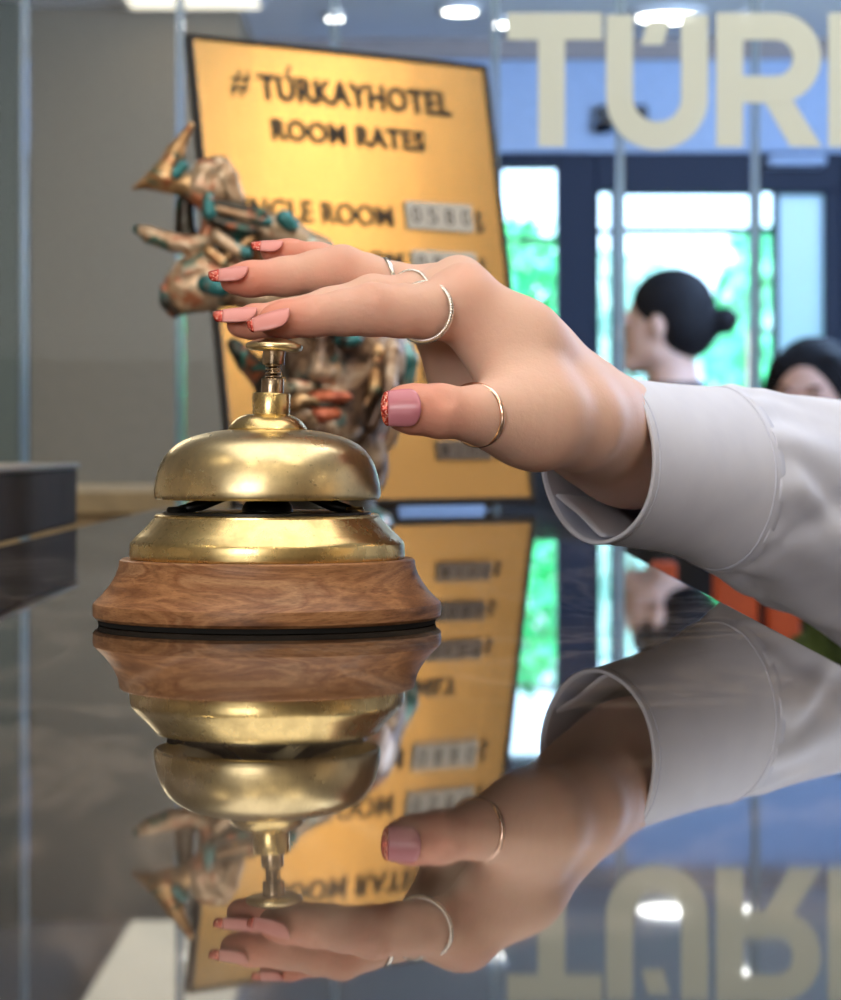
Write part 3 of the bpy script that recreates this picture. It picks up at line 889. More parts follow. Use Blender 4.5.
# knuckles and tendons on the back of the hand
for a_, r_ in [(J(374, 298, .848, 12), .004), (J(342, 262, .890, 13), .004), (J(466, 284, .868, 15), .006), (J(455, 276, .888, 13), .006), (J(372, 290, .874, 12), .004)]:
    pr_.append(cone(a_[0], a_[0], a_[1], a_[1], r_))
pr_ += chain([J(472, 284, .872, 10), J(530, 326, .884, 7), J(580, 376, .905, 6)], .008) + chain([J(462, 276, .890, 10), J(530, 326, .906, 7), J(582, 380, .925, 6)], .008)
pr_.append(cone(J(535, 418, .858, 42)[0], J(500, 345, .868, 30)[0], .0125, .0098, .012))   # web
fore = [J(588, 422, .915, 46), J(628, 444, .936, 43), J(716, 474, .994, 43), J(800, 503, 1.060, 46), J(960, 545, 1.14, 56)]
pr_ += chain(fore, .012)
pr_ += chain([J(600, 434, .930, 42), J(628, 454, .945, 42), J(716, 478, .996, 43)], .012)
for (x0, y0, x1, y1, D0, D1, rr) in [(437, 390, 442, 404, .8285, .8265, 1.1), (443, 389, 448, 403, .8290, .8270, 1.0), (449, 390, 452, 400, .8290, .8280, .8),
                                    (366, 287, 370, 296, .8445, .8425, 1.0), (373, 286, 377, 296, .8450, .8425, 1.0), (313, 300, 314, 308, .8420, .8400, .9)]:
    a_ = P(x0, y0, D0); b_ = P(x1, y1, D1); pr_.append(cone(a_, b_, rr * .84 / F, rr * .84 / F, .0022, True))
TIPS = np.array([idx_[0][0], mid_[0][0], rng_[0][0], pin_[0][0], thb_[0][0]])
KN = np.array([P(372, 300, .845), P(342, 255, .885), P(462, 285, .86), P(460, 411, .83), P(320, 250, .905)])


def hand_tone(V):
    base = np.array([.82, .54, .43]); red = np.array([.82, .25, .17])
    d = np.sqrt(((V[:, None] - TIPS[None]) ** 2).sum(2)).min(1)
    f1 = np.exp(-(d / .015) ** 2) * .85
    d2 = np.sqrt(((V[:, None] - KN[None]) ** 2).sum(2)).min(1)
    f2 = np.exp(-(d2 / .010) ** 2) * .22
    f = np.clip(f1 + f2, 0, 1)[:, None]
    return base * (1 - f) + red * f


sdf_mesh('arm_and_hand', pr_, .0011, M_['skin'], me_, hand_tone, relax=2)


def nail(px, py, D, dirv, nv, L, W, tipfrac, m, over=.0, curve=.55, taper=.35):
    """fingernail: cuticle at the given point, growing along dirv, facing nv"""
    d = Vector(dirv).normalized(); n = Vector(nv); n = (n - d * n.dot(d)).normalized(); s = n.cross(d)
    c = local(me_, P(px, py, D))
    nu, nw = 22, 12
    def pt(i, j, off):
        t = i / nu; q = (j / nw - .5) * 2
        ww = W / 2
        if t < .30: ww *= math.sqrt(max(.06, 1 - ((.30 - t) / .31) ** 2))
        if t > .45: ww *= 1 - taper * ((t - .45) / .55) ** 1.5
        if t > .86: ww *= math.sqrt(max(.08, 1 - ((t - .86) / .15) ** 2))
        hgt = -curve * W * .5 * q * q * (ww / (W / 2)) - .0016 * t * t * (L / .012)
        return c + d * (t * L) + s * (q * ww) + n * (hgt + off)
    def grid(i0, i1, name, mm, par):
        V = []; Fc = []
        for off in (.00025, -.00035):
            for i in range(i0, i1 + 1):
                for j in range(nw + 1): V.append(tuple(pt(i, j, off)))
        r = nw + 1; k = (i1 - i0 + 1) * r
        for i in range(i1 - i0):
            for j in range(nw):
                a = i * r + j
                Fc.append((a, a + 1, a + r + 1, a + r)); Fc.append((k + a, k + a + r, k + a + r + 1, k + a + 1))
        for i in range(i1 - i0):
            for j in (0, nw):
                a = i * r + j; Fc.append((a, a + r, k + a + r, k + a))
        for j in range(nw):
            for i in (0, i1 - i0):
                a = i * r + j; Fc.append((a, a + 1, k + a + 1, k + a))
        me = bpy.data.meshes.new(name); me.from_pydata(V, [], Fc)
        bm = bmesh.new(); bm.from_mesh(me); bmesh.ops.recalc_face_normals(bm, faces=bm.faces); bm.to_mesh(me); bm.free()
        o = link(name, me, mm, par, True); return o
    it = int(nu * (1 - tipfrac))
    f = grid(0, it, 'fingernail', m, me_)
    g = grid(it, nu, 'glitter_tip', M_['glitter'], f)
    f['label'] = 'long pink polished fingernail'; g['label'] = 'red glitter tip of the nail'


nail(289, 309.0, .8358, (-1, -.02, -.19), (0, -.46, .9), .0140, .0104, .12, M_['nail'])
nail(257, 308.5, .857, (-1, -.05, .03), (0, -.36, .93), .0142, .0098, .22, M_['nail'])
nail(248, 267.5, .8785, (-1, 0, .0), (0, -.42, .9), .0132, .0092, .25, M_['nail'])
nail(283, 242, .900, (-1, 0, .10), (0, -.38, .92), .0108, .0078, .28, M_['nail'])
nail(421, 406, .8222, (-1, .03, -.03), (0, -1, .12), .0126, .0118, .17, M_['nail_thumb'], curve=.42, taper=.12)


def finger_ring(px, py, D, rpx, axis, tilt_v, thick, m, kind, label, ecc=1.0, rope=False):
    """ring lying round a finger: centre, axis of the finger, radius"""
    ax = Vector(axis).normalized(); u = Vector(tilt_v); u = (u - ax * u.dot(ax)).normalized(); v = ax.cross(u)
    r = rpx * D / F; c = P(px, py, D); n = 96
    o = None
    pts = [c + u * (r * math.cos(2 * math.pi * k / n)) + v * (r * ecc * math.sin(2 * math.pi * k / n)) for k in range(n)]
    mb = MB()
    if rope:
        for ph_ in (0, math.pi):
            q = []
            for k in range(n * 3):
                a = 2 * math.pi * k / (n * 3); tw = a * 34 + ph_
                base = c + u * (r * math.cos(a)) + v * (r * ecc * math.sin(a)); rad = (u * math.cos(a) + v * math.sin(a))
                q.append(base + rad * (thick * .55 * math.cos(tw)) + ax * (thick * .55 * math.sin(tw)))
            mb.tube(q, thick * .62, 8, closed=True)
    else:
        mb.tube(pts, thick, 14, closed=True)
    o = mb.build('ring', m, smooth=True)
    cc = c.copy(); o.data.transform(Matrix.Translation(-cc)); o.location = cc
    tag(o, label, 'ring', 'rings worn on the hand')
    return o


finger_ring(424, 312, .858, 29.5, (-1, -1.0, .12), (.12, 0, 1), .00085, M_['silver'], 0, 'large twisted silver ring on the index finger', 1.30, rope=True)
finger_ring(409, 296, .880, 25, (-1, -.9, .08), (.0, 0, 1), .0007, M_['silver'], 0, 'fine twisted silver ring on the middle finger', 1.2, rope=True)
finger_ring(389, 283, .895, 23.5, (-1, -.25, -.22), (0, 0, 1), .0010, M_['silver'], 0, 'plain silver ring on the ring finger')
finger_ring(476, 415, .8435, 30, (-1, -.95, -.08), (.10, 0, 1), .0010, M_['rose'], 0, 'plain rose gold ring on the thumb', 1.25)


# sleeve: lofted cloth from the cuff opening to the elbow and on to the shoulder
def loft(name, rings, m, parent, seg=96, wrinkle=None, thick=.0009, closed_end=False):
    V = []; Fc = []
    n = len(rings)
    for i, (c, a, b) in enumerate(rings):
        for k in range(seg):
            t = 2 * math.pi * k / seg
            f = 1 + (wrinkle(i / (n - 1), t) if wrinkle else 0)
            V.append(tuple(local(parent, Vector(c) + (Vector(a) * math.cos(t) + Vector(b) * math.sin(t)) * f)))
    for i in range(n - 1):
        for k in range(seg):
            k2 = (k + 1) % seg
            Fc.append((i * seg + k, i * seg + k2, (i + 1) * seg + k2, (i + 1) * seg + k))
    me = bpy.data.meshes.new(name); me.from_pydata(V, [], Fc)
    bm = bmesh.new(); bm.from_mesh(me); bmesh.ops.recalc_face_normals(bm, faces=bm.faces); bm.to_mesh(me); bm.free()
    o = link(name, me, m, parent, True)
    s = o.modifiers.new('s', 'SOLIDIFY'); s.thickness = thick; s.offset = -1
    return o


def catmull(ps, n):
    out = []
    m = len(ps)
    for i in range(m - 1):
        p0 = ps[max(i - 1, 0)]; p1 = ps[i]; p2 = ps[i + 1]; p3 = ps[min(i + 2, m - 1)]
        for j in range(n):
            t = j / n
            out.append([.5 * ((2 * b) + (-a + c) * t + (2 * a - 5 * b + 4 * c - d) * t * t + (-a + 3 * b - 3 * c + d) * t ** 3) for a, b, c, d in zip(p0, p1, p2, p3)])
    out.append([x for x in ps[-1]])
    return out


# control rings: centre, up semi-axis, near semi-axis
ctrl = [
    (P(597, 457, .925), Vector((-.002, .004, .0298)), Vector((.0180, -.0228, .002))),
    (P(640, 464, .950), Vector((-.001, .002, .0300)), Vector((.0185, -.0225, .001))),
    (P(680, 470, .975), Vector((0, .002, .0312)), Vector((.0195, -.0225, 0))),
    (P(722, 480, 1.0), Vector((.001, .002, .0345)), Vector((.021, -.023, 0))),
    (P(765, 491, 1.035), Vector((.002, .002, .0375)), Vector((.024, -.026, 0))),
    (P(841, 516, 1.085), Vector((.003, .002, .0475)), Vector((.029, -.031, 0))),
    (P(960, 545, 1.14), Vector((.006, .002, .056)), Vector((.032, -.038, 0))),
    (Vector((.33, 1.17, 1.165)), Vector((-.03, -.004, .056)), Vector((.012, -.055, .01))),
    (Vector((.40, 1.14, 1.25)), Vector((-.055, 0, .035)), Vector((.0, -.060, .0))),
    (Vector((.46, 1.09, 1.37)), Vector((-.062, 0, .03)), Vector((.0, -.070, .0))),
]
flat = [list(a) + list(b) + list(c) for a, b, c in ctrl]
sm = catmull(flat, 10)
rings_ = [(Vector(q[0:3]), Vector(q[3:6]), Vector(q[6:9])) for q in sm]
cuff_r = rings_[:31]; slv_r = rings_[29:]


def wr_cuff(u, t):
    return .012 * math.sin(2 * t + 2 * u) + .006 * math.sin(5 * t + 3 + 4 * u)


def wr_slv(u, t):
    e = min(1, u / .08)
    g = .030 * math.sin(5 * t + 9 * u + 1.0) + .020 * math.sin(8 * t - 14 * u)
    g += .075 * max(0, math.sin(4 * t - 10 * u + 2.2)) ** 4 - .05 * max(0, math.sin(3 * t + 12 * u + .4)) ** 6
    pinch = -.015 * math.exp(-(u / .03) ** 2)
    return e * g + pinch + .03 * math.sin(11 * t + 2) * math.exp(-(u / .12) ** 2)


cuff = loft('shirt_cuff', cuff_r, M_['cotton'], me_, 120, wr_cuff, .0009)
# resample the sleeve finely for folds
fl = [list(a) + list(b) + list(c) for a, b, c in slv_r]
fine = catmull(fl, 4)
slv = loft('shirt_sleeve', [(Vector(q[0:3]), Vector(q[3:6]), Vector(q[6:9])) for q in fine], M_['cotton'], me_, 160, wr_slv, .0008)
# piping at the cuff edge, seam stitch before the sleeve


def ring_pts(r, f, par, wr=None, u=0, n=100):
    return [local(par, r[0] + (r[1] * math.cos(2 * math.pi * k / n) + r[2] * math.sin(2 * math.pi * k / n)) * (f + (wr(u, 2 * math.pi * k / n) if wr else 0))) for k in range(n)]


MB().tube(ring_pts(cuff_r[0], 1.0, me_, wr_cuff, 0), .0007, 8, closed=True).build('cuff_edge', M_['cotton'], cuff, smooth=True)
MB().tube(ring_pts(cuff_r[2], 1.003, me_, wr_cuff, 2 / 30), .0003, 6, closed=True).build('stitching', M_['thread'], cuff, smooth=True)
MB().tube(ring_pts(cuff_r[28], 1.003, me_, wr_cuff, 28 / 30), .0004, 6, closed=True).build('stitching', M_['thread'], cuff, smooth=True)
# the placket flap tucked under the wrist, inside the opening
r0 = cuff_r[0]
def fl_pt(i, j):
    t = math.pi * (1.02 + .34 * i / 12); u = j / 6
    rr = cuff_r[min(30, int(1 + 14 * u))]
    return local(me_, rr[0] + (rr[1] * math.cos(t) + rr[2] * math.sin(t)) * (.90 - .14 * math.sin(math.pi * i / 12)))
V = [tuple(fl_pt(i, j)) for i in range(13) for j in range(7)]
Fc = [(i * 7 + j, i * 7 + j + 1, (i + 1) * 7 + j + 1, (i + 1) * 7 + j) for i in range(12) for j in range(6)]
m_ = bpy.data.meshes.new('cuff_flap'); m_.from_pydata(V, [], Fc)
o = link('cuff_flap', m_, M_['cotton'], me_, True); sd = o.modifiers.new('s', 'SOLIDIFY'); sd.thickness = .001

# the rest of the visitor, standing to the right of the counter
tors = [cone((.52, 1.05, 1.36), (.52, .80, 1.36), .075, .075, .05), cone((.53, .925, 1.32), (.53, .925, 1.05), .13, .115, .06),
        cone((.53, .99, 1.25), (.53, .97, .98), .10, .12, .06), cone((.53, .86, 1.25), (.53, .88, .98), .10, .12, .06),
        cone((.52, .80, 1.36), (.50, .72, 1.10), .06, .052, .03), cone((.50, .72, 1.10), (.50, .74, .86), .050, .040, .03)]
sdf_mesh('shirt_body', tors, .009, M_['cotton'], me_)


# ------------------------------------------------------------------ people
def person_parts(c, yaw, scale=1.0):
    """head prims in world space; face looks along local -y"""
    Rz = Matrix.Rotation(yaw, 3, 'Z')
    def T(p): return tuple(Vector(c) + Rz @ (Vector(p) * scale))
    RM = np.array(Rz)
    def E(p, r, k=.01, neg=False): return ell(T(p), tuple(x * scale for x in r), k, neg, RM)
    def C(a, b, ra, rb, k=.01, neg=False): return cone(T(a), T(b), ra * scale, rb * scale, k, neg)
    head = [E((0, .018, .035), (.072, .092, .082), .02), E((0, -.022, -.035), (.058, .066, .078), .03), C((-.02, -.070, -.092), (.02, -.070, -.092), .017, .017, .02),
            C((-.045, .0, -.07), (-.015, -.065, -.095), .02, .015, .02), C((.045, .0, -.07), (.015, -.065, -.095), .02, .015, .02),
            C((0, -.086, .012), (0, -.106, -.028), .008, .010, .01), E((.010, -.096, -.032), (.008, .010, .007), .006), E((-.010, -.096, -.032), (.008, .010, .007), .006),
            E((.031, -.094, .008), (.017, .016, .012), .008, True), E((-.031, -.094, .008), (.017, .016, .012), .008, True),
            E((.031, -.076, .006), (.014, .013, .012), .003), E((-.031, -.076, .006), (.014, .013, .012), .003),
            C((-.045, -.080, .026), (-.015, -.090, .026), .006, .006, .01), C((.045, -.080, .026), (.015, -.090, .026), .006, .006, .01),
            E((0, -.088, -.057), (.023, .012, .006), .004), E((0, -.086, -.068), (.020, .012, .007), .004),
            E((.074, .012, -.008), (.009, .018, .030), .006), E((-.074, .012, -.008), (.009, .018, .030), .006),
            C((0, .022, -.06), (0, .03, -.15), .052, .054, .02)]
    return head, T, E, C


def tone(col):
    return lambda V: np.tile(np.array(col), (len(V), 1))


def lip_tone(lipc, col):
    def f(V):
        d = np.sqrt(((V - np.array(lipc)) ** 2).sum(1)); q = np.clip(1 - d / .022, 0, 1)[:, None] * .6
        return np.array(col) * (1 - q) + np.array([.5, .12, .1]) * q
    return f


# standing woman with a bun, in a black jacket, seen from behind at an angle, facing left
hc = P(662, 324, 5.7)
w1 = empty('person', (hc.x, hc.y, 0), 'standing person with dark hair in a small bun, white collar and black jacket', 'person')
yw = R(-112)
head, T, E, C = person_parts(hc, yw, .93)
zs = hc.z - .205
def B(x, y, z): # body frame: turned like the head
    v = Matrix.Rotation(R(-95), 3, 'Z') @ Vector((x, y, 0)); return (hc.x + v.x, hc.y + v.y + .01, z)
body = head + [cone(B(0, .03, hc.z - .14), B(0, .03, zs + .02), .055, .065, .03), cone(B(-.14, .03, zs), B(.14, .03, zs), .05, .05, .04), cone(B(0, .02, zs - .08), B(0, .02, zs - .45), .11, .10, .05),
        cone(B(-.08, .02, zs - .55), B(-.08, .0, .48), .085, .055, .05), cone(B(.08, .02, zs - .55), B(.08, .0, .48), .085, .055, .05),
        cone(B(-.08, 0, .48), B(-.08, .01, .08), .05, .035, .02), cone(B(.08, 0, .48), B(.08, .01, .08), .05, .035, .02)]
for s in (-1, 1):
    body += [cone(B(s * .18, .03, zs - .02), B(s * .20, .06, zs - .28), .045, .04, .03), cone(B(s * .20, .06, zs - .28), B(s * .17, -.10, zs - .46), .038, .027, .02),
             cone(B(s * .17, -.10, zs - .46), B(s * .165, -.15, zs - .50), .026, .022, .01)]
    for k in range(4):
        body.append(cone(B(s * (.145 + .014 * k), -.16, zs - .50), B(s * (.142 + .015 * k), -.215, zs - .54), .009, .007, .003))
    body.append(cone(B(s * .145, -.14, zs - .49), B(s * .125, -.18, zs - .53), .010, .008, .003))
sdf_mesh('body', body, .007, M_['skin'], w1, lip_tone(T((0, -.088, -.062)), (.50, .30, .22)))
hair = [E((0, .026, .042), (.082, .098, .088), .02), E((.0, .055, .0), (.078, .075, .085), .02), C((0, .08, -.03), (0, .125, -.005), .035, .022, .02), E((0, .150, .005), (.030, .032, .032), .008)]
hair += [ell(T((0, -.085, -.02)), tuple(x * 1.03 for x in (.068, .060, .075)), .006, True, np.array(Matrix.Rotation(yw, 3, 'Z'))),
         ell(T((.085, .008, -.03)), (.03, .03, .045), .006, True), ell(T((-.085, .008, -.03)), (.03, .03, .045), .006, True)]
sdf_mesh('hair', hair, .005, M_['hair'], w1)
sdf_mesh('shirt_collar', [cone(B(-.005, .03, zs + .075), B(-.005, .03, zs + .045), .064, .074, .01)], .005, M_['collar'], w1)
jk = [cone(B(-.16, .03, zs - .005), B(.16, .03, zs - .005), .062, .062, .05), cone(B(0, .02, zs - .06), B(0, .02, zs - .5), .135, .13, .05), cone(B(0, .03, zs + .05), B(0, .03, zs), .06, .08, .05),
      cone(B(0, .02, zs - .5), B(0, .02, zs - .62), .135, .15, .05)]
for s in (-1, 1): jk += [cone(B(s * .185, .03, zs - .02), B(s * .205, .06, zs - .28), .060, .055, .03), cone(B(s * .205, .06, zs - .28), B(s * .175, -.09, zs - .45), .052, .040, .02)]
sdf_mesh('jacket', jk, .009, M_['jacket'], w1)
tr_ = []
for s in (-1, 1): tr_ += [cone(B(s * .08, .02, zs - .60), B(s * .085, .0, .48), .10, .075, .03), cone(B(s * .085, 0, .48), B(s * .085, .01, .06), .072, .065, .02)]
sdf_mesh('trousers', tr_, .010, M_['jacket'], w1)
for s in (-1, 1): sdf_mesh('shoe', [cone(B(s * .085, .03, .036), B(s * .09, -.13, .030), .036, .030, .03)], .008, M_['shoe'], w1)

# seated woman at the right
hc = P(811, 404, 4.6)
w2 = empty('person', (hc.x, hc.y, 0), 'seated person with parted dark hair at the right edge, face half hidden', 'person')
yw = R(-22)
head, T, E, C = person_parts(hc, yw, .93)
zs = hc.z - .225
def B2(x, y, z): return (hc.x + x, hc.y + y, z)
body = head + [cone(B2(0, .03, hc.z - .14), B2(0, .03, zs + .02), .05, .06, .03), cone(B2(-.14, .03, zs), B2(.14, .03, zs), .05, .05, .04), cone(B2(0, .02, zs - .08), B2(0, .04, .58), .11, .11, .05)]
for s in (-1, 1):
    body += [cone(B2(s * .09, .02, .54), B2(s * .10, -.40, .54), .08, .058, .04), cone(B2(s * .10, -.40, .54), B2(s * .10, -.40, .08), .052, .034, .02),
             cone(B2(s * .18, .03, zs - .02), B2(s * .21, .03, zs - .27), .044, .04, .03), cone(B2(s * .21, .03, zs - .27), B2(s * .13, -.20, zs - .40), .038, .027, .02)]
    for k in range(4): body.append(cone(B2(s * (.100 + .014 * k), -.22, zs - .41), B2(s * (.098 + .014 * k), -.28, zs - .43), .009, .007, .003))
    body.append(cone(B2(s * .10, -.20, zs - .40), B2(s * .075, -.235, zs - .41), .010, .008, .003))
sdf_mesh('body', body, .006, M_['skin'], w2, lip_tone(T((0, -.088, -.062)), (.56, .33, .25)))
hair = [E((0, .028, .040), (.084, .100, .088), .02), E((0, .06, -.03), (.080, .07, .10), .02), C((0, .09, -.05), (0, .13, -.06), .04, .03, .02),
        C((.05, -.04, .075), (.080, .0, .0), .018, .018, .02), C((-.05, -.04, .075), (-.080, .0, .0), .018, .018, .02),
        ell(T((0, -.094, -.018)), (.070, .062, .082), .006, True, np.array(Matrix.Rotation(yw, 3, 'Z')))]
sdf_mesh('hair', hair, .005, M_['hair'], w2)
for s in (-1, 1):
    o = MB().box((-.013, -.004, -.002), (.013, .004, .002), .0018).build('eyebrow', M_['hair'], w2)
    q = local(w2, T((s * .031, -.094, .029))); o.location = q; o.rotation_euler = (0, 0, yw)
    o = MB().lathe([(0, -.009), (.006, -.006), (.0085, 0), (.006, .006), (0, .009)], 16, Matrix.Diagonal((1.3, .6, .55, 1))).build('eye', M_['eye'], w2, smooth=True)
    o.location = local(w2, T((s * .031, -.086, .006))); o.rotation_euler = (0, 0, yw)
jk = [cone(B2(-.16, .03, zs - .005), B2(.16, .03, zs - .005), .062, .062, .05), cone(B2(0, .02, zs - .06), B2(0, .04, .58), .13, .14, .05), cone(B2(0, .03, zs + .05), B2(0, .03, zs), .058, .08, .05)]
for s in (-1, 1): jk += [cone(B2(s * .185, .03, zs - .02), B2(s * .215, .03, zs - .27), .058, .054, .03), cone(B2(s * .215, .03, zs - .27), B2(s * .14, -.18, zs - .39), .050, .040, .02)]
sdf_mesh('dark_top', jk, .009, M_['jacket'], w2)
tr_ = []
for s in (-1, 1): tr_ += [cone(B2(s * .09, .04, .545), B2(s * .10, -.40, .54), .095, .072, .04), cone(B2(s * .10, -.40, .54), B2(s * .10, -.40, .07), .068, .058, .02)]
sdf_mesh('trousers', tr_, .010, M_['jacket'], w2)
for s in (-1, 1): sdf_mesh('shoe', [cone(B2(s * .10, -.38, .036), B2(s * .10, -.53, .030), .036, .030, .03)], .008, M_['shoe'], w2)


# dark lobby cabinet in front of the narrow window
cb = empty('lobby_cabinet', (X(572, 6.2), 6.2, 0), 'tall plain black cabinet in front of the narrow left window', 'cabinet')
MB().box((-.19, -.15, .06), (.19, .15, Z(398, 6.2) - .02), .004).build('body', M_['jacket'], cb)
MB().box((-.20, -.16, Z(398, 6.2) - .02), (.20, .16, Z(398, 6.2)), .004).build('top', M_['black'], cb)
MB().box((-.17, -.13, 0), (.17, .13, .06)).build('plinth', M_['black'], cb)
for k in (-1, 1): MB().box((k * .095 - .088, -.158, .09), (k * .095 + .088, -.15, Z(398, 6.2) - .05), .002).build('door', M_['jacket'], cb)

# orange slatted chairs
def chair(cx, cy, hback, w_, slats, rz, label, seat=.45):
    rt = empty('orange_chair', (cx, cy, 0), label, 'chair', 'orange chairs in the lobby', rz)
    MB().box((-w_ / 2, -.22, seat - .05), (w_ / 2, .22, seat), .015, 3).build('seat', M_['orange'], rt, angle=40)
    for sx in (-1, 1):
        for sy in (-1, 1):
            MB().box((sx * (w_ / 2 - .03) - .018, sy * .19 - .018, 0), (sx * (w_ / 2 - .03) + .018, sy * .19 + .018, seat - .05), .004).build('leg', M_['black'], rt)
    for a, b in slats:
        MB().box((a, .19, seat), (b, .225, hback), .008, 3).build('back_slat', M_['orange'], rt, angle=40)
    MB().box((slats[0][0], .195, seat + .08), (slats[-1][1], .22, seat + .14), .006).build('back_rail', M_['black'], rt)
    return rt


D4 = 3.75
cc = X(726, D4)
chair(cc, D4 - .2, 1.03, .34, [(X(651, D4) - cc, X(677, D4) - cc), (X(714, D4) - cc, X(758, D4) - cc), (X(766, D4) - cc, X(800, D4) - cc)], 0, 'orange slatted chair between the counter edge and the white sleeve', .46)
chair(B2(0, 0, 0)[0], B2(0, 0, 0)[1] + .06, .92, .42, [(-.19, -.07), (-.05, .05), (.07, .19)], 0, 'orange chair on which the seated person with parted hair sits', .425)
pt = shrub(X(846, 3.05), 3.05, .065, .33, 260, M_['leaf_dark'], 'olive green potted plant at the right edge below the sleeve', .68, name='potted_plant', cat='potted plant', ls=(.02, .05))
MB().lathe([(0, -.68), (.06, -.68), (.085, .0), (.075, .0), (.07, -.04), (0, -.04)], 40).build('pot', M_['pot'], pt, angle=40)

# ------------------------------------------------------------------ bronze sculpture between bell and sign
SD = 1.73


def Q(px, py, D=SD): return tuple(P(px, py, D))


def q_(L, k=.003):
    out = []
    for a, b in zip(L, L[1:]):
        out.append(cone(Q(a[0], a[1], SD + (a[3] if len(a) > 3 else 0)), Q(b[0], b[1], SD + (b[3] if len(b) > 3 else 0)), a[2] * SD / F, b[2] * SD / F, k))
    return out


sc = empty('sculpture', (X(330, SD), SD, TOP), 'bronze and teal surreal face sculpture with horn shapes, behind the bell', 'sculpture')
R3 = .003
sdf_mesh('horn', q_([(191, 125, 4.5), (176, 152, 9), (158, 176, 10), (131, 190, 1.8)]) + q_([(150, 184, 6), (205, 194, 8)]) + q_([(176, 156, 9), (168, 178, 11), (196, 186, 10)]), R3 * .7, M_['p_gold'], sc)
sdf_mesh('teal_patch', q_([(182, 166, 7, -.008), (176, 174, 6, -.010)]), R3 * .6, M_['p_teal'], sc)
sdf_mesh('cup', q_([(200, 186, 14), (206, 172, 13), (216, 166, 11)]) + q_([(212, 190, 14), (224, 196, 12, .01)]), R3 * .7, M_['p_cream'], sc)
sdf_mesh('wing_plate', q_([(214, 162, 7), (222, 178, 8), (236, 200, 7)]) + q_([(224, 160, 5), (232, 176, 6), (240, 198, 5)]), R3 * .7, M_['patina'], sc)
sdf_mesh('curved_rib', q_([(186, 190, 8), (200, 196, 10), (210, 208, 9), (211, 222, 8), (206, 238, 8), (196, 250, 8)]), R3 * .7, M_['p_orange'], sc)
sdf_mesh('dark_core', q_([(186, 200, 10, .012), (186, 238, 12, .012), (205, 254, 14, .01), (235, 250, 20, .018), (250, 225, 16, .018)]) + q_([(220, 215, 12, .01), (225, 245, 14, .01)]), R3 * .8, M_['p_dark'], sc)
sdf_mesh('hook', q_([(140, 230, 6), (150, 235, 8.5), (172, 242, 9.5), (190, 246, 10), (204, 242, 9), (214, 228, 7)]), R3 * .7, M_['p_cream'], sc)
sdf_mesh('hook_hollow', q_([(137, 229, 5.2), (139, 230, 5.4)]), R3 * .5, M_['p_dark'], sc)
for a, b, r, m in [((214, 202), (264, 214), 5.5, 'p_dark'), ((216, 208), (256, 218), 5.5, 'p_cream'), ((252, 218), (268, 222), 6, 'p_teal'), ((214, 220), (252, 232), 7, 'p_dark'), ((217, 236), (238, 252), 7, 'p_cream'), ((208, 250), (224, 264), 6, 'p_gold'), ((226, 258), (252, 238), 5, 'p_gold'), ((234, 246), (246, 254), 7, 'p_teal'), ((208, 198), (210, 214), 7, 'p_teal')]:
    sdf_mesh('tube', q_([(a[0], a[1], r, -.012), (b[0], b[1], r, -.014)]), R3 * .7, M_[m], sc)
sdf_mesh('foot_lobe', q_([(172, 302, 11), (178, 284, 13), (188, 272, 15), (205, 266, 16), (230, 272, 18)]) + q_([(176, 308, 9), (200, 298, 14), (235, 288, 18), (270, 298, 18)]) + q_([(185, 290, 14), (215, 282, 18)]), R3 * .8, M_['p_cream'], sc)
sdf_mesh('green_edge', q_([(164, 288, 5, -.004), (166, 302, 6, -.004), (174, 314, 5, -.004)]), R3 * .6, M_['p_teal'], sc)
sdf_mesh('teal_patch', q_([(206, 284, 10, -.016), (222, 288, 9, -.020)]), R3 * .7, M_['p_teal'], sc)
sdf_mesh('shoulder_mass', q_([(245, 226, 13, .01), (268, 232, 16, .008), (292, 236, 15, .01)], .01) + q_([(270, 250, 24, .02), (310, 262, 30, .02)], .01) + q_([(245, 270, 20, .02), (300, 300, 28, .02)], .01), R3, M_['patina'], sc)
sdf_mesh('teal_patch', q_([(284, 218, 9, .0), (292, 226, 8, .0)]), R3 * .7, M_['p_teal'], sc)
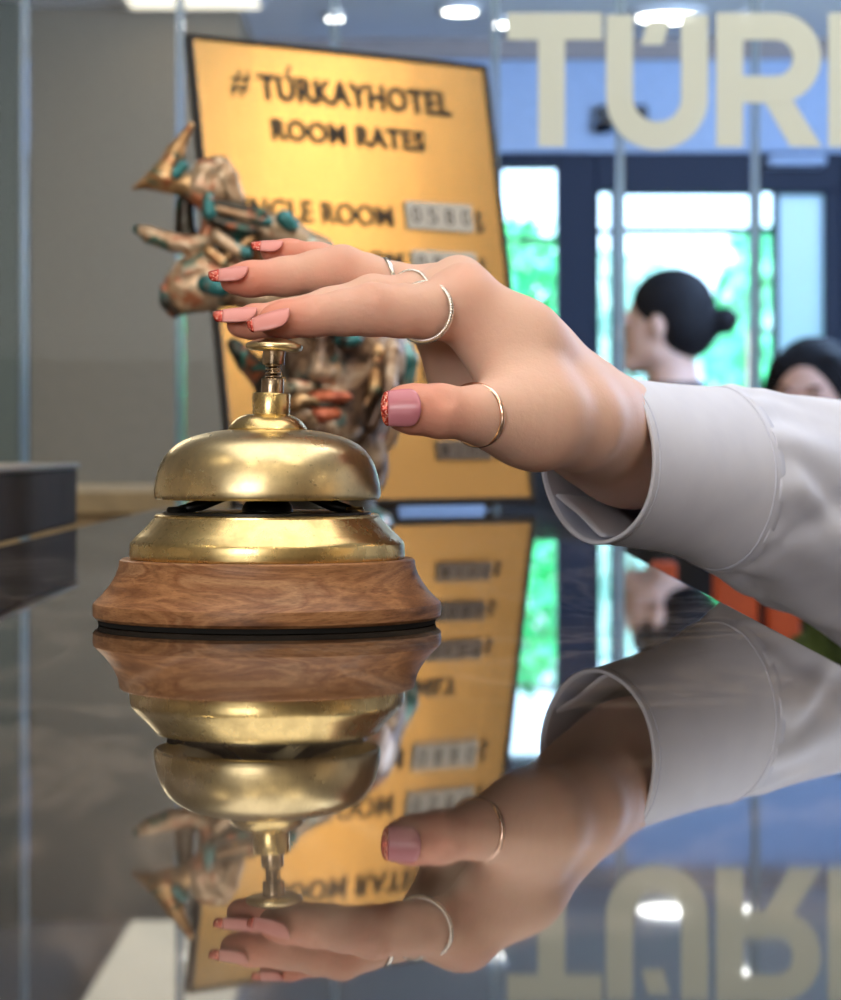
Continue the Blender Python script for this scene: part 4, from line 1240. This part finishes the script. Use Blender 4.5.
# the face: head prims scaled down
fc = P(341, 352, SD - .01)
head, T, E, C = person_parts(fc, R(-14), .50)
sdf_mesh('face', head + q_([(330, 300, 30, .01), (350, 330, 34, .01)], .01), R3 * .65, M_['p_face'], sc)
sdf_mesh('lips', [E((.012, -.094, -.060), (.030, .014, .009), .002), E((-.012, -.094, -.060), (.026, .014, .009), .002), E((0, -.092, -.082), (.028, .016, .012), .004)], R3 * .5, M_['p_lip'], sc)
sdf_mesh('mouth_gap', [E((0, -.098, -.070), (.024, .010, .005), .002)], R3 * .4, M_['p_dark'], sc)
sdf_mesh('eye', [E((.033, -.086, .012), (.020, .010, .010), .004)], R3 * .5, M_['p_teal'], sc)
for i, L in enumerate([[(384, 312, 8, -.01), (392, 350, 8, -.03), (388, 390, 8, -.04), (372, 425, 7, -.04), (352, 448, 6, -.03)],
          [(392, 322, 9, .01), (408, 360, 10, .0), (404, 400, 9, .0), (388, 440, 8, .0), (366, 470, 7, .0)],
          [(368, 310, 8, .0), (378, 350, 6, -.04), (374, 390, 6, -.045), (360, 415, 6, -.045)],
          [(300, 318, 9, .0), (290, 350, 9, .0), (300, 392, 8, .0)], [(282, 322, 9, .01), (272, 360, 10, .01), (262, 400, 9, .01), (275, 440, 9, .0)]]):
    sdf_mesh('hair_strand', q_(L), R3 * .7, M_[['p_face', 'patina', 'p_gold', 'p_dark', 'p_dark'][i]], sc)
sdf_mesh('hair_strand', q_([(234, 345, 8, .0), (248, 362, 11, .0), (268, 385, 13, -.02), (285, 410, 14, -.03)]), R3 * .7, M_['p_dark'], sc)
for L, m in [([(268, 392, 7, -.055), (295, 388, 8, -.060), (310, 387, 6, -.060)], 'p_cream'), ([(272, 406, 7, -.055), (300, 402, 8, -.060), (314, 401, 6, -.060)], 'p_gold'), ([(282, 425, 8, -.055), (305, 416, 8, -.060), (312, 424, 7, -.060)], 'p_cream'), ([(300, 445, 10, -.05), (318, 430, 9, -.055), (326, 428, 7, -.055)], 'p_face')]:
    sdf_mesh('finger', q_(L), R3 * .7, M_[m], sc)
sdf_mesh('neck', q_([(338, 400, 24, .015), (335, 440, 26, .015), (330, 480, 34, .01)], .01), R3, M_['p_orange'], sc)
MB().lathe([(0, .0), (.040, .0), (.042, .004), (.040, .010), (.030, .016), (.026, .045), (0, .05)], 48, Matrix.Translation((0, .01, 0))).build('base', M_['p_dark'], sc, angle=40)
